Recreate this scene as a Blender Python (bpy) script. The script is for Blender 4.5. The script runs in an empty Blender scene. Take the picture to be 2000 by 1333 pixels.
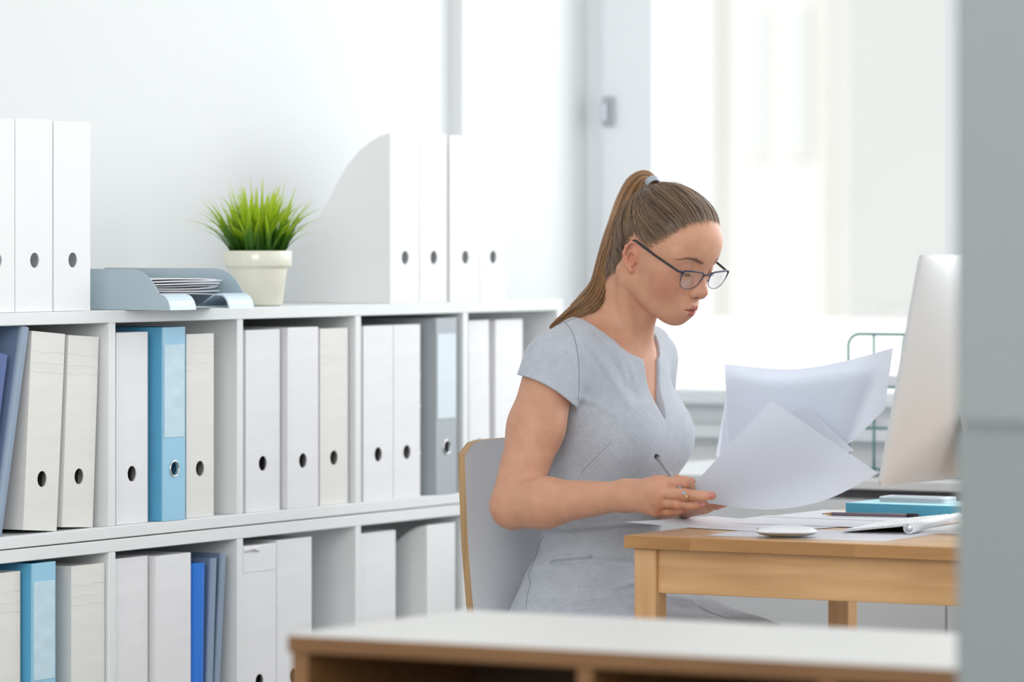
import bpy, bmesh, math, random
import numpy as np
from mathutils import Vector, Matrix, Euler
from mathutils.bvhtree import BVHTree

SC = bpy.context.scene
COL = SC.collection
PI = math.pi
# ------------------------------------------------------------ camera
# world: +y runs along the shelving towards the window wall, +x from the shelving into the room
FPX = 8770.0                       # focal length in pixels of the 2000 px wide frame
HOR = 467.0                        # horizon row
TH = math.atan2(5000.0, FPX)       # camera yaw against the shelving
EYE = 1.22
CT, ST = math.cos(TH), math.sin(TH)
cam_d = bpy.data.cameras.new('camera')
cam = bpy.data.objects.new('camera', cam_d)
COL.objects.link(cam)
cam.location = (0, 0, EYE)
cam.rotation_euler = (PI / 2, 0, TH)
cam_d.sensor_width = 36
cam_d.lens = FPX / 2000 * 36
cam_d.shift_y = -(666.5 - HOR) / 2000
cam_d.clip_start = 0.05
cam_d.clip_end = 200
cam_d.dof.use_dof = True
cam_d.dof.focus_distance = 7.14
cam_d.dof.aperture_fstop = 3.5
SC.camera = cam
# ------------------------------------------------------------ light
world = bpy.data.worlds.new('overcast_sky')
SC.world = world
world.use_nodes = True
bg = world.node_tree.nodes['Background']
bg.inputs[0].default_value = (0.93, 0.97, 1.0, 1)
bg.inputs[1].default_value = 1.15
def area(name, loc, target, sx, sy, power, col=(1, 1, 1)):
    l = bpy.data.lights.new(name, 'AREA'); l.shape = 'RECTANGLE'; l.size = sx; l.size_y = sy
    l.energy = power; l.color = col
    o = bpy.data.objects.new(name, l); COL.objects.link(o); o.location = loc
    o.rotation_euler = (Vector(target) - Vector(loc)).to_track_quat('-Z', 'Y').to_euler()
    return o
area('side_window_light', (0.9, 6.9, 1.9), (-4.2, 7.3, 0.9), 3.0, 2.4, 30, (0.97, 0.985, 1))
area('window_light', (-2.3, 8.5, 2.0), (-2.9, 6.0, 0.6), 2.6, 1.5, 68, (0.96, 0.98, 1))
area('overhead_fill', (-1.6, 4.0, 2.85), (-3.2, 6.4, 0.7), 2.6, 2.6, 10, (1, 0.99, 0.97))  # added fill from above, no ceiling lamp known
area('room_fill', (-1.6, 0.6, 2.2), (-3.5, 6.6, 0.9), 2.6, 1.8, 105, (1, .995, .985))  # added soft fill from the camera side, not an existing lamp
sun_d = bpy.data.lights.new('sun', 'SUN'); sun_d.energy = 2.2; sun_d.angle = 0.05; sun_d.color = (1, 0.97, 0.92)
sun = bpy.data.objects.new('sun', sun_d); COL.objects.link(sun); sun.rotation_euler = (math.radians(48), 0, math.radians(12))
SC.view_settings.view_transform = 'Standard'
SC.view_settings.look = 'None'
SC.view_settings.gamma = 1.0
SC.view_settings.use_curve_mapping = False
SC.view_settings.exposure = 0.05

# ------------------------------------------------------------ helpers
def W(px, py, x=None, y=None, z=None):
    """point of the place seen along a photo direction, on a known plane of the room"""
    a = (px - 1000) / FPX
    r = (a * CT - ST, a * ST + CT, -(py - HOR) / FPX)
    if x is not None: d = x / r[0]
    elif y is not None: d = y / r[1]
    else: d = (z - EYE) / r[2]
    return Vector((r[0] * d, r[1] * d, EYE + r[2] * d))

def tag(o, label=None, cat=None, group=None, kind=None):
    if label: o['label'] = label
    if cat: o['category'] = cat
    if group: o['group'] = group
    if kind: o['kind'] = kind
    return o
def thing(name, label, cat, loc=(0, 0, 0), rot=(0, 0, 0), group=None):
    o = bpy.data.objects.new(name, None); COL.objects.link(o)
    o.empty_display_size = 0.05
    o.location = loc; o.rotation_euler = rot
    return tag(o, label, cat, group)
def link(name, me, mat=None, parent=None, smooth=False, loc=None, rot=None):
    if mat is not None:
        for m in (mat if isinstance(mat, (list, tuple)) else [mat]): me.materials.append(m)
    if smooth:
        me.polygons.foreach_set('use_smooth', [True] * len(me.polygons))
    o = bpy.data.objects.new(name, me); COL.objects.link(o)
    if parent is not None: o.parent = parent
    if loc is not None: o.location = loc
    if rot is not None: o.rotation_euler = rot
    return o
def from_bm(name, bm, mat=None, parent=None, smooth=False, loc=None, rot=None):
    me = bpy.data.meshes.new(name); bm.normal_update(); bm.to_mesh(me); bm.free()
    return link(name, me, mat, parent, smooth, loc, rot)
def bm_box(bm, lo, hi, bev=0.0, seg=1):
    lo = Vector(lo); hi = Vector(hi)
    r = bmesh.ops.create_cube(bm, size=1.0)
    vs = r['verts']
    for v in vs:
        v.co = Vector([(lo[i] + hi[i]) / 2 + v.co[i] * (hi[i] - lo[i]) for i in range(3)])
    if bev > 0:
        es = list({e for v in vs for e in v.link_edges})
        bmesh.ops.bevel(bm, geom=es, offset=bev, segments=seg, affect='EDGES', profile=0.6)
def box(name, lo, hi, mat, parent=None, bev=0.0, seg=1, loc=None, rot=None):
    bm = bmesh.new(); bm_box(bm, lo, hi, bev, seg)
    return from_bm(name, bm, mat, parent, False, loc, rot)
def prism(name, pts, ax, t0, t1, mat, parent=None, bev=0.0, loc=None, rot=None, smooth=False):
    """polygon pts in the two other axes, extruded along axis ax from t0 to t1"""
    bm = bmesh.new()
    def mk(p, t):
        c = list(p); c.insert(ax, t); return bm.verts.new(c)
    a = [mk(p, t0) for p in pts]; b = [mk(p, t1) for p in pts]
    bm.faces.new(a); bm.faces.new(list(reversed(b)))
    n = len(pts)
    for i in range(n): bm.faces.new((a[i], b[i], b[(i + 1) % n], a[(i + 1) % n]))
    bmesh.ops.recalc_face_normals(bm, faces=bm.faces)
    if bev > 0:
        es = [e for e in bm.edges if abs(e.calc_face_angle(0)) > 0.9]
        bmesh.ops.bevel(bm, geom=es, offset=bev, segments=1, affect='EDGES')
    return from_bm(name, bm, mat, parent, smooth, loc, rot)
def tube_mesh(bm, pts, rad, n=8, closed=False, caps=True, flat=None):
    pts = [Vector(p) for p in pts]; m = len(pts)
    rad = rad if isinstance(rad, (list, tuple)) else [rad] * m
    rings = []; prev = None
    for i in range(m):
        if closed: t = pts[(i + 1) % m] - pts[i - 1]
        else: t = pts[min(i + 1, m - 1)] - pts[max(i - 1, 0)]
        t.normalize()
        if prev is None:
            up = Vector((0, 0, 1)) if abs(t.z) < 0.9 else Vector((1, 0, 0))
            a = t.cross(up).normalized()
        else:
            a = (prev - t * prev.dot(t)).normalized()
        prev = a; b = t.cross(a)
        fa = flat or (1, 1)
        rings.append([bm.verts.new(pts[i] + (a * math.cos(2 * PI * k / n) * fa[0] + b * math.sin(2 * PI * k / n) * fa[1]) * rad[i]) for k in range(n)])
    for i in range(m if closed else m - 1):
        r0, r1 = rings[i], rings[(i + 1) % m]
        for k in range(n):
            bm.faces.new((r0[k], r0[(k + 1) % n], r1[(k + 1) % n], r1[k]))
    if caps and not closed:
        bm.faces.new(list(reversed(rings[0]))); bm.faces.new(rings[-1])
def tube(name, pts, rad, mat, parent=None, n=8, closed=False, flat=None, **kw):
    bm = bmesh.new(); tube_mesh(bm, pts, rad, n, closed, flat=flat)
    bmesh.ops.recalc_face_normals(bm, faces=bm.faces)
    return from_bm(name, bm, mat, parent, True, **kw)
def lathe(name, prof, mat, parent=None, n=48, loc=None, rot=None, closed=False):
    bm = bmesh.new(); rings = []
    for r, z in prof:
        rings.append([bm.verts.new((max(r, 1e-5) * math.cos(2 * PI * k / n), max(r, 1e-5) * math.sin(2 * PI * k / n), z)) for k in range(n)])
    for i in range(len(prof) - 1):
        for k in range(n):
            bm.faces.new((rings[i][k], rings[i][(k + 1) % n], rings[i + 1][(k + 1) % n], rings[i + 1][k]))
    bm.faces.new(list(reversed(rings[0]))); bm.faces.new(rings[-1])
    bmesh.ops.recalc_face_normals(bm, faces=bm.faces)
    return from_bm(name, bm, mat, parent, True, loc, rot)
def auto_smooth(o, ang=35):
    me = o.data
    me.polygons.foreach_set('use_smooth', [True] * len(me.polygons))
    try: me.set_sharp_from_angle(angle=math.radians(ang))
    except Exception: pass
    return o
def copy_tree(o, parent=None):
    c = o.copy(); COL.objects.link(c); c.parent = parent
    for ch in list(o.children): copy_tree(ch, c)
    return c
def catmull(pts, n=8):
    pts = [Vector(p) for p in pts]; out = []
    P = [pts[0]] + pts + [pts[-1]]
    for i in range(1, len(P) - 2):
        for k in range(n):
            t = k / n; a, b, c, d = P[i - 1], P[i], P[i + 1], P[i + 2]
            out.append(0.5 * ((2 * b) + (c - a) * t + (2 * a - 5 * b + 4 * c - d) * t * t + (3 * b - a - 3 * c + d) * t ** 3))
    out.append(pts[-1]); return out

# ------------------------------------------------------------ materials
def mat(name, col, rough=0.6, metal=0.0, var=0.0, vscale=20, bump=0.0, bscale=60, stretch=(1, 1, 1), spec=0.5, coat=0.0, col2=None, sheen=0.0):
    m = bpy.data.materials.new(name); m.use_nodes = True
    nt = m.node_tree; b = nt.nodes['Principled BSDF']
    b.inputs['Base Color'].default_value = (*col, 1)
    b.inputs['Roughness'].default_value = rough; b.inputs['Metallic'].default_value = metal
    b.inputs['Specular IOR Level'].default_value = spec
    b.inputs['Coat Weight'].default_value = coat
    if sheen: b.inputs['Sheen Weight'].default_value = sheen
    tc = nt.nodes.new('ShaderNodeTexCoord'); mp = nt.nodes.new('ShaderNodeMapping')
    mp.inputs['Scale'].default_value = stretch
    nt.links.new(tc.outputs['Object'], mp.inputs['Vector'])
    if var > 0 or col2:
        n = nt.nodes.new('ShaderNodeTexNoise'); n.inputs['Scale'].default_value = vscale; n.inputs['Detail'].default_value = 4
        nt.links.new(mp.outputs[0], n.inputs['Vector'])
        r = nt.nodes.new('ShaderNodeValToRGB')
        c2 = col2 or tuple(c * (1 - var) for c in col)
        r.color_ramp.elements[0].position = 0.3; r.color_ramp.elements[1].position = 0.7
        r.color_ramp.elements[0].color = (*c2, 1); r.color_ramp.elements[1].color = (*col, 1)
        nt.links.new(n.outputs['Fac'], r.inputs[0]); nt.links.new(r.outputs[0], b.inputs['Base Color'])
    if bump > 0:
        n2 = nt.nodes.new('ShaderNodeTexNoise'); n2.inputs['Scale'].default_value = bscale; n2.inputs['Detail'].default_value = 3
        nt.links.new(mp.outputs[0], n2.inputs['Vector'])
        bp = nt.nodes.new('ShaderNodeBump'); bp.inputs['Strength'].default_value = bump; bp.inputs['Distance'].default_value = 0.002
        nt.links.new(n2.outputs['Fac'], bp.inputs['Height']); nt.links.new(bp.outputs[0], b.inputs['Normal'])
    return m
def wood(name, light, dark, axis, rough=0.45, scale=1.0, knots=True):
    m = bpy.data.materials.new(name); m.use_nodes = True
    nt = m.node_tree; b = nt.nodes['Principled BSDF']; b.inputs['Roughness'].default_value = rough
    tc = nt.nodes.new('ShaderNodeTexCoord'); mp = nt.nodes.new('ShaderNodeMapping')
    s = [22 * scale] * 3; s[axis] = 1.6 * scale; mp.inputs['Scale'].default_value = s
    oi = nt.nodes.new('ShaderNodeObjectInfo')
    add = nt.nodes.new('ShaderNodeVectorMath'); add.operation = 'ADD'
    sc_ = nt.nodes.new('ShaderNodeVectorMath'); sc_.operation = 'SCALE'; sc_.inputs['Scale'].default_value = 7.0
    cmb = nt.nodes.new('ShaderNodeCombineXYZ')
    for i in range(3): nt.links.new(oi.outputs['Random'], cmb.inputs[i])
    nt.links.new(cmb.outputs[0], sc_.inputs[0])
    nt.links.new(tc.outputs['Object'], add.inputs[0]); nt.links.new(sc_.outputs[0], add.inputs[1])
    nt.links.new(add.outputs[0], mp.inputs['Vector'])
    n = nt.nodes.new('ShaderNodeTexNoise'); n.inputs['Scale'].default_value = 2.2; n.inputs['Detail'].default_value = 6; n.inputs['Distortion'].default_value = 0.6
    nt.links.new(mp.outputs[0], n.inputs['Vector'])
    r = nt.nodes.new('ShaderNodeValToRGB')
    r.color_ramp.elements[0].position = 0.25; r.color_ramp.elements[1].position = 0.72
    r.color_ramp.elements[0].color = (*dark, 1); r.color_ramp.elements[1].color = (*light, 1)
    nt.links.new(n.outputs['Fac'], r.inputs[0])
    # broad tone drift and a few knots
    n3 = nt.nodes.new('ShaderNodeTexNoise'); n3.inputs['Scale'].default_value = 5.0; n3.inputs['Detail'].default_value = 1
    nt.links.new(add.outputs[0], n3.inputs['Vector'])
    mx = nt.nodes.new('ShaderNodeMix'); mx.data_type = 'RGBA'; mx.blend_type = 'MULTIPLY'; mx.inputs[0].default_value = 0.55
    r3 = nt.nodes.new('ShaderNodeValToRGB'); r3.color_ramp.elements[0].position = 0.35; r3.color_ramp.elements[1].position = 0.6
    r3.color_ramp.elements[0].color = (0.72, 0.62, 0.5, 1); r3.color_ramp.elements[1].color = (1, 1, 1, 1)
    nt.links.new(n3.outputs['Fac'], r3.inputs[0]); nt.links.new(r.outputs[0], mx.inputs[6]); nt.links.new(r3.outputs[0], mx.inputs[7])
    last = mx.outputs[2]
    if knots:
        v = nt.nodes.new('ShaderNodeTexVoronoi'); v.inputs['Scale'].default_value = 1.0
        mk = nt.nodes.new('ShaderNodeMapping'); ks = [9.0] * 3; ks[axis] = 4.2; mk.inputs['Scale'].default_value = ks
        nt.links.new(add.outputs[0], mk.inputs['Vector']); nt.links.new(mk.outputs[0], v.inputs['Vector'])
        rk = nt.nodes.new('ShaderNodeValToRGB'); rk.color_ramp.elements[0].position = 0.07; rk.color_ramp.elements[1].position = 0.22
        rk.color_ramp.elements[0].color = (0.45, 0.28, 0.2, 1); rk.color_ramp.elements[1].color = (1, 1, 1, 1)
        nt.links.new(v.outputs['Distance'], rk.inputs[0])
        m2 = nt.nodes.new('ShaderNodeMix'); m2.data_type = 'RGBA'; m2.blend_type = 'MULTIPLY'; m2.inputs[0].default_value = 0.8
        nt.links.new(last, m2.inputs[6]); nt.links.new(rk.outputs[0], m2.inputs[7]); last = m2.outputs[2]
    nt.links.new(last, b.inputs['Base Color'])
    bp = nt.nodes.new('ShaderNodeBump'); bp.inputs['Strength'].default_value = 0.12; bp.inputs['Distance'].default_value = 0.001
    nt.links.new(n.outputs['Fac'], bp.inputs['Height']); nt.links.new(bp.outputs[0], b.inputs['Normal'])
    return m
def thin_glass(name, tint=(1, 1, 1), refl=0.08, rough=0.0):
    m = bpy.data.materials.new(name); m.use_nodes = True
    nt = m.node_tree; nt.nodes.clear()
    out = nt.nodes.new('ShaderNodeOutputMaterial'); mix = nt.nodes.new('ShaderNodeMixShader')
    tr = nt.nodes.new('ShaderNodeBsdfTransparent'); tr.inputs[0].default_value = (*tint, 1)
    gl = nt.nodes.new('ShaderNodeBsdfGlossy'); gl.inputs['Roughness'].default_value = rough
    lw = nt.nodes.new('ShaderNodeLayerWeight'); lw.inputs[0].default_value = .5
    pw = nt.nodes.new('ShaderNodeMath'); pw.operation = 'POWER'; pw.inputs[1].default_value = 4
    ad = nt.nodes.new('ShaderNodeMath'); ad.operation = 'MULTIPLY_ADD'; ad.inputs[1].default_value = .1; ad.inputs[2].default_value = refl; ad.use_clamp = True
    nt.links.new(lw.outputs['Facing'], pw.inputs[0]); nt.links.new(pw.outputs[0], ad.inputs[0]); nt.links.new(ad.outputs[0], mix.inputs[0])
    nt.links.new(tr.outputs[0], mix.inputs[1]); nt.links.new(gl.outputs[0], mix.inputs[2]); nt.links.new(mix.outputs[0], out.inputs[0])
    return m
def paper_mat(name, col, trans=0.25):
    m = bpy.data.materials.new(name); m.use_nodes = True
    nt = m.node_tree; nt.nodes.clear()
    out = nt.nodes.new('ShaderNodeOutputMaterial'); mix = nt.nodes.new('ShaderNodeMixShader'); mix.inputs[0].default_value = trans
    d = nt.nodes.new('ShaderNodeBsdfDiffuse'); d.inputs[0].default_value = (*col, 1)
    t = nt.nodes.new('ShaderNodeBsdfTranslucent'); t.inputs[0].default_value = (*col, 1)
    nt.links.new(d.outputs[0], mix.inputs[1]); nt.links.new(t.outputs[0], mix.inputs[2]); nt.links.new(mix.outputs[0], out.inputs[0])
    return m

M = {}
M['wall'] = mat('wall_paint', (0.76, 0.775, 0.78), 0.8, bump=0.05, bscale=200)
M['apron_white'] = mat('window_apron_white', (0.92, 0.925, 0.93), 0.6)  # wall paint lightened to make up for missing light below the window
M['floor'] = mat('floor_laminate', (0.55, 0.53, 0.5), 0.5, var=0.1, vscale=6)
M['ceil'] = mat('ceiling_paint', (0.85, 0.85, 0.85), 0.9)
M['shelf'] = mat('white_laminate', (0.80, 0.825, 0.83), 0.45, bump=0.03, bscale=300)
M['card'] = mat('white_cardboard', (0.83, 0.83, 0.85), 0.6, var=0.04, vscale=8, bump=0.2, bscale=16, stretch=(0.6, 0.6, 4))
M['card_warm'] = mat('offwhite_cardboard', (0.80, 0.79, 0.76), 0.6, var=0.05, vscale=9, bump=0.22, bscale=20, stretch=(0.6, 0.6, 4))
M['cubby_shade'] = mat('cubby_shade_panel', (0.045, 0.045, 0.05), 0.8)
M['card_in_shade'] = mat('shaded_cardboard_inside', (0.10, 0.10, 0.105), 0.9)  # near-black, so the darkness behind the finger holes is in the colour
M['file'] = mat('white_file_board', (0.84, 0.85, 0.86), 0.55, bump=0.08, bscale=30)
M['blue'] = mat('light_blue_cover', (0.13, 0.46, 0.72), 0.35, var=0.08, vscale=30, bump=0.05, bscale=200)
M['bluespine'] = mat('pale_blue_spine', (0.34, 0.63, 0.82), 0.35)
M['navy'] = mat('navy_cover', (0.09, 0.14, 0.34), 0.4)
M['royal'] = mat('royal_blue_plastic', (0.008, 0.10, 0.52), 0.3)
M['royal2'] = mat('bright_blue_plastic', (0.03, 0.2, 0.72), 0.3)
M['slate'] = mat('slate_blue_plastic', (0.16, 0.23, 0.36), 0.4)
M['slate2'] = mat('grey_blue_plastic', (0.27, 0.35, 0.46), 0.35)
M['grey'] = mat('grey_cover', (0.42, 0.46, 0.49), 0.45)
M['pocket'] = mat('label_pocket', (0.72, 0.80, 0.86), 0.15, bump=0.4, bscale=14, stretch=(1, 1, 2))
M['pocketb'] = mat('blue_label_pocket', (0.62, 0.82, 0.92), 0.15, var=.12, vscale=22, bump=0.5, bscale=14, stretch=(1, 1, 2))
M['chrome'] = mat('chrome', (0.8, 0.8, 0.8), 0.2, 1.0)
M['dark'] = mat('dark_plastic', (0.02, 0.02, 0.025), 0.5)
M['paper'] = paper_mat('paper', (0.86, 0.86, 0.90), 0.2)
M['paper_held'] = paper_mat('held_paper', (0.86, 0.885, 0.94), 0.42)
M['traymat'] = mat('grey_blue_tray', (0.40, 0.50, 0.56), 0.4)
M['traylip'] = mat('pale_blue_tray_lip', (0.60, 0.74, 0.85), 0.3)
M['pot'] = mat('cream_glaze', (0.80, 0.79, 0.66), 0.22, coat=0.4)
M['soil'] = mat('soil', (0.05, 0.035, 0.02), 0.95, bump=0.8)
M['pine'] = wood('pine_along_x', (0.74, 0.47, 0.23), (0.55, 0.31, 0.13), 0, rough=.36)
M['pine_edge'] = wood('pine_end_stave', (0.52, 0.28, 0.10), (0.38, 0.19, 0.065), 0, rough=.4, knots=False)
M['pine_leg'] = wood('pine_upright', (0.74, 0.47, 0.24), (0.60, 0.34, 0.15), 2, knots=False)
M['pine_y'] = wood('pine_along_y', (0.72, 0.43, 0.20), (0.56, 0.30, 0.12), 1)
M['oak'] = wood('brown_oak', (0.21, 0.105, 0.036), (0.14, 0.065, 0.022), 0, knots=False)
M['oak_shade'] = wood('shaded_oak_inside', (0.07, 0.032, 0.013), (0.04, 0.018, 0.008), 0, knots=False)  # shaded copy of the oak for the open interior
M['top_sheen'] = mat('painted_top_sheen', (0.64, 0.64, 0.62), 0.4)
M['alu'] = mat('brushed_aluminium', (0.60, 0.61, 0.62), 0.42, 0.25, bump=0.02, bscale=400)
M['alu_dark'] = mat('aluminium_edge', (0.55, 0.55, 0.6), 0.3, 0.9)
M['mouse_under'] = mat('grey_mouse_underside', (0.33, 0.32, 0.29), 0.4)
M['key'] = mat('white_key', (0.85, 0.85, 0.86), 0.4)
M['teal_wire'] = mat('teal_wire', (0.16, 0.34, 0.34), 0.35, 0.4)
M['teal'] = mat('teal_book_cloth', (0.10, 0.45, 0.62), 0.5, bump=0.1, bscale=200)
M['teal_top'] = mat('pale_teal_cover', (0.42, 0.78, 0.86), 0.4)
M['ply'] = mat('plywood_edge', (0.52, 0.34, 0.17), 0.55, col2=(0.30, 0.17, 0.07), vscale=3, stretch=(90, 4, 1))
M['chairwhite'] = mat('white_chair_laminate', (0.80, 0.83, 0.87), 0.35)
M['frame'] = mat('window_frame_white', (0.80, 0.83, 0.85), 0.4)
M['glass'] = thin_glass('window_glass', (0.985, 0.985, 0.98), 0.02)
M['cab'] = mat('pale_grey_cabinet', (0.70, 0.72, 0.74), 0.5)
M['cabtop'] = mat('cabinet_top', (0.72, 0.73, 0.74), 0.4)
M['shadowgap'] = mat('shaded_recess_grey', (0.10, 0.10, 0.11), 0.6)
M['pillar'] = mat('grey_partition', (0.215, 0.24, 0.245), 0.6, bump=0.02)
M['pillar2'] = mat('grey_partition_lower', (0.19, 0.215, 0.22), 0.6, bump=0.02)

# ------------------------------------------------------------ the room
XW, YW = -4.475, 8.12             # shelving wall, window wall
def structure(name, lo, hi, m, parent=None):
    o = box(name, lo, hi, m, parent)
    if parent is None: o['kind'] = 'structure'
    return o
structure('floor', (XW - .1, -1.6, -0.1), (2.2, YW + .2, 0), M['floor'])
structure('ceiling', (XW - .1, -1.6, 3.0), (2.2, YW + .2, 3.1), M['ceil'])
structure('wall_left', (XW - .12, -1.6, 0), (XW, YW + .2, 3.0), M['wall'])
structure('wall_back', (XW - .1, -1.7, 0), (2.2, -1.6, 3.0), M['wall'])
structure('trim_1', (XW, 7.60, 0), (XW + .03, YW, 3.0), M['wall'])          # shallow pilaster near the corner
yG = YW
xA = W(1150, 400, y=YW).x; xB = W(1192, 400, y=YW - .03).x; xC = W(1275, 400, y=YW - .03).x
xD = W(1845, 400, y=YW - .03).x; xE = W(1885, 400, y=YW - .03).x
zS = W(1380, 772, y=YW - .03).z
ZT = 2.75
structure('wall_far_left', (XW, YW, 0), (xA, YW + .2, 3.0), M['wall'])
structure('wall_far_below', (xA, YW, 0), (2.2, YW + .2, zS - .06), M['apron_white'])
structure('wall_far_above', (xA, YW, ZT), (2.2, YW + .2, 3.0), M['wall'])
def window(n, x0, x1, sx0, sx1, handle):
    w = bpy.data.objects.new('window_%d' % n, None); COL.objects.link(w); w['kind'] = 'structure'
    w.location = (x0, YW, zS)
    L = lambda *a: tuple(a[i] - (x0, YW, zS)[i] for i in range(3))
    box('frame_stile', L(x0, YW - .018, zS - .06), L(x0 + .045, YW + .10, ZT), M['frame'], w, .003)
    box('frame_stile', L(x1 - .02, YW + .02, zS - .06), L(x1, YW + .10, ZT), M['frame'], w, .003)
    box('frame_rail', L(x0 + .045, YW + .02, zS - .06), L(x1 - .02, YW + .10, zS - .02), M['frame'], w, .003)
    box('frame_rail', L(x0 + .045, YW + .02, ZT - .05), L(x1 - .02, YW + .10, ZT), M['frame'], w, .003)
    s = box('sash_stile', L(x0 + .045, YW - .03, zS - .02), L(sx0, YW + .05, ZT - .05), M['frame'], w, .006, 2)
    box('sash_stile', L(sx1, YW - .03, zS - .02), L(x1 - .02, YW + .05, ZT - .05), M['frame'], w, .006, 2)
    box('sash_rail', L(sx0, YW - .03, zS - .02), L(sx1, YW + .05, zS + .012), M['frame'], w, .006, 2)
    box('sash_rail', L(sx0, YW - .03, ZT - .11), L(sx1, YW + .05, ZT - .05), M['frame'], w, .006, 2)
    box('pane', L(sx0, YW + .008, zS), L(sx1, YW + .012, ZT - .1), M['glass'], w)
    if handle:
        hz = W(1187, 218, y=YW - .04).z
        hx = W(1187, 218, y=YW - .04).x
        hh = box('window_catch', L(hx - .012, YW - .045, hz - .03), L(hx + .012, YW + .03, hz + .03), M['grey'], w, .003)
        box('catch_lever', L(hx - .006, YW - .06, hz - .022), L(hx + .006, YW - .045, hz + .018), M['alu_dark'], hh, .002)
    return w
window(1, xA, xE + .02, xC, xD, True)
x = xE + .02
for k in range(2, 6):
    window(k, x, x + .86, x + .12, x + .76, False); x += .86
structure('trim_2', (xA, YW - .05, zS - .085), (2.2, YW - .001, zS - .062), M['frame'])      # window board
z1 = W(1380, 868, y=YW).z; z2 = W(1380, 846, y=YW).z
structure('trim_3', (xA, YW - .012, z1), (2.2, YW - .001, z2), M['frame'])
# outside: a pale facade far beyond the panes and a low parapet
fx0, fx1 = W(1392, 300, y=24).x, W(1650, 300, y=24).x
b = thing('office_building', 'pale overexposed building seen blurred through the window', 'building', (fx0, 24, 0))
FM = mat('pale_render', (0.68, 0.675, 0.66), 0.9); FM2 = mat('facade_glass', (0.60, 0.61, 0.61), 0.4); FM3 = mat('facade_pier', (0.62, 0.61, 0.59), 0.9)
wd = fx1 - fx0
box('wall', (0, 0, 0), (wd, 4, 9), FM, b)
box('pier', (wd * .02, -.1, 0), (wd * .10, 0, 9), FM3, b); box('pier', (wd * .86, -.1, 0), (wd * .94, 0, 9), FM3, b)
for zz in (1.7, 3.1, 4.5, 5.9, 7.3):
    for k in range(2):
        f = box('window', (wd * (.28 + .3 * k), -.03, zz), (wd * (.46 + .3 * k), .01, zz + .95), FM, b)
        box('pane', (wd * (.30 + .3 * k), -.04, zz + .06), (wd * (.44 + .3 * k), -.03, zz + .89), FM2, f)
pz = W(1500, 628, y=14).z
tag(box('parapet_wall', (-14, 14, 0), (6, 14.2, pz), mat('white_render', (.9, .9, .88), .9)), 'white terrace parapet outside below the pale building', 'parapet')
structure('terrace_ground', (-16, YW + .25, -.12), (8, 30, -.02), mat('light_paving', (.8, .8, .78), .9))

# ------------------------------------------------------------ foreground partition and low unit
pl = W(1866, 600, y=4.13).x
pil = thing('partition_panel', 'blurred grey partition edge standing at the right border close to the camera', 'partition', (pl, 4.13, 0))
sz = W(1950, 838, y=4.13).z
box('lower_panel', (0, 0, 0), (1.2, .05, sz - .004), M['pillar2'], pil, .003)
box('upper_panel', (0, 0, sz + .004), (1.2, .05, 2.2), M['pillar'], pil, .003)
box('joint_rail', (0.004, .006, sz - .004), (1.2, .044, sz + .004), M['pillar2'], pil)
zt = .76
p = W(560, 1240, z=zt); y0u = p.y; x0u = p.x; x1u = -1.55; y1u = y0u + .40
un = thing('sideboard', 'blurred brown wooden sideboard with window sheen painted white on top in the foreground', 'sideboard', (x0u, y0u, 0))
Lx = x1u - x0u; Dy = y1u - y0u
box('top', (0, 0, zt - .021), (Lx, Dy, zt - .001), M['oak'], un, .002)
box('top_sheen', (0.0015, 0.0015, zt - .001), (Lx, Dy, zt), M['top_sheen'], un)  # thin white slab stands in for the window reflected in the top
box('side_panel', (0.004, 0.004, .08), (.026, Dy, zt - .021), M['oak'], un, .001)
box('side_panel', (Lx - .026, 0.004, .08), (Lx - .004, Dy, zt - .021), M['oak'], un, .001)
dvx = W(1140, 1320, y=y0u).x - x0u
dv2 = W(1612, 1322, y=y0u).x - x0u
box('divider', (dv2 - .01, 0.002, .08), (dv2 + .01, Dy - .014, zt - .021), M['oak'], un, .001)
box('divider', (dvx - .01, 0.002, .08), (dvx + .01, Dy - .014, zt - .021), M['oak'], un, .001)
box('back_panel', (.026, Dy - .012, .08), (Lx - .026, Dy - .002, zt - .021), M['oak_shade'], un)
for a_, b_ in ((.026, dvx - .01), (dvx + .01, dv2 - .01), (dv2 + .01, Lx - .026)): box('shelf', (a_, .01, .40), (b_, Dy - .014, .42), M['oak_shade'], un, .001)
box('bottom', (.004, .004, .06), (Lx - .004, Dy, .08), M['oak'], un, .001)
for lx in (.03, Lx - .07):
    for ly in (.02, Dy - .06): box('foot', (lx, ly, 0), (lx + .04, ly + .04, .06), M['oak'], un, .002)

# ------------------------------------------------------------ shelving
XF = -4.13; XB = XF - .33
DIV = [5.577, 5.949, 6.324, 6.702, 7.075, 7.428]
def unit(ztop, zbot, label):
    u = thing('shelving_unit', label, 'shelving unit', (XF, DIV[0] - .01, zbot), group='white cube shelving units stacked along the wall')
    Y0 = DIV[0] - .01
    Ly = DIV[-1] + .01 - Y0; H = ztop - zbot
    box('top_board', (-.33, 0, H - .02), (0, Ly, H), M['shelf'], u, .0012)
    box('bottom_board', (-.33, 0, 0), (0, Ly, .019), M['shelf'], u, .0012)
    for i, dy in enumerate(DIV):
        nm = 'side_panel' if i in (0, len(DIV) - 1) else 'divider'
        box(nm, (-.33, dy - .0095 - Y0, .019), (-.0008, dy + .0095 - Y0, H - .02), M['shelf'], u, .001)
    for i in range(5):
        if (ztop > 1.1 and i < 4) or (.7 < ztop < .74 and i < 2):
            box('back_panel', (-.328, DIV[i] + .0097 - Y0, .0195), (-.322, DIV[i + 1] - .0097 - Y0, H - .0205), M['cubby_shade'], u)  # dark sheet stands in for the shade at the back of these cubbies
    return u
unit(1.105, .7385, 'top white cube shelving unit, the one with the potted grass standing on it')
unit(.7365, .3705, 'second white cube shelving unit directly below the top one')
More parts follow.
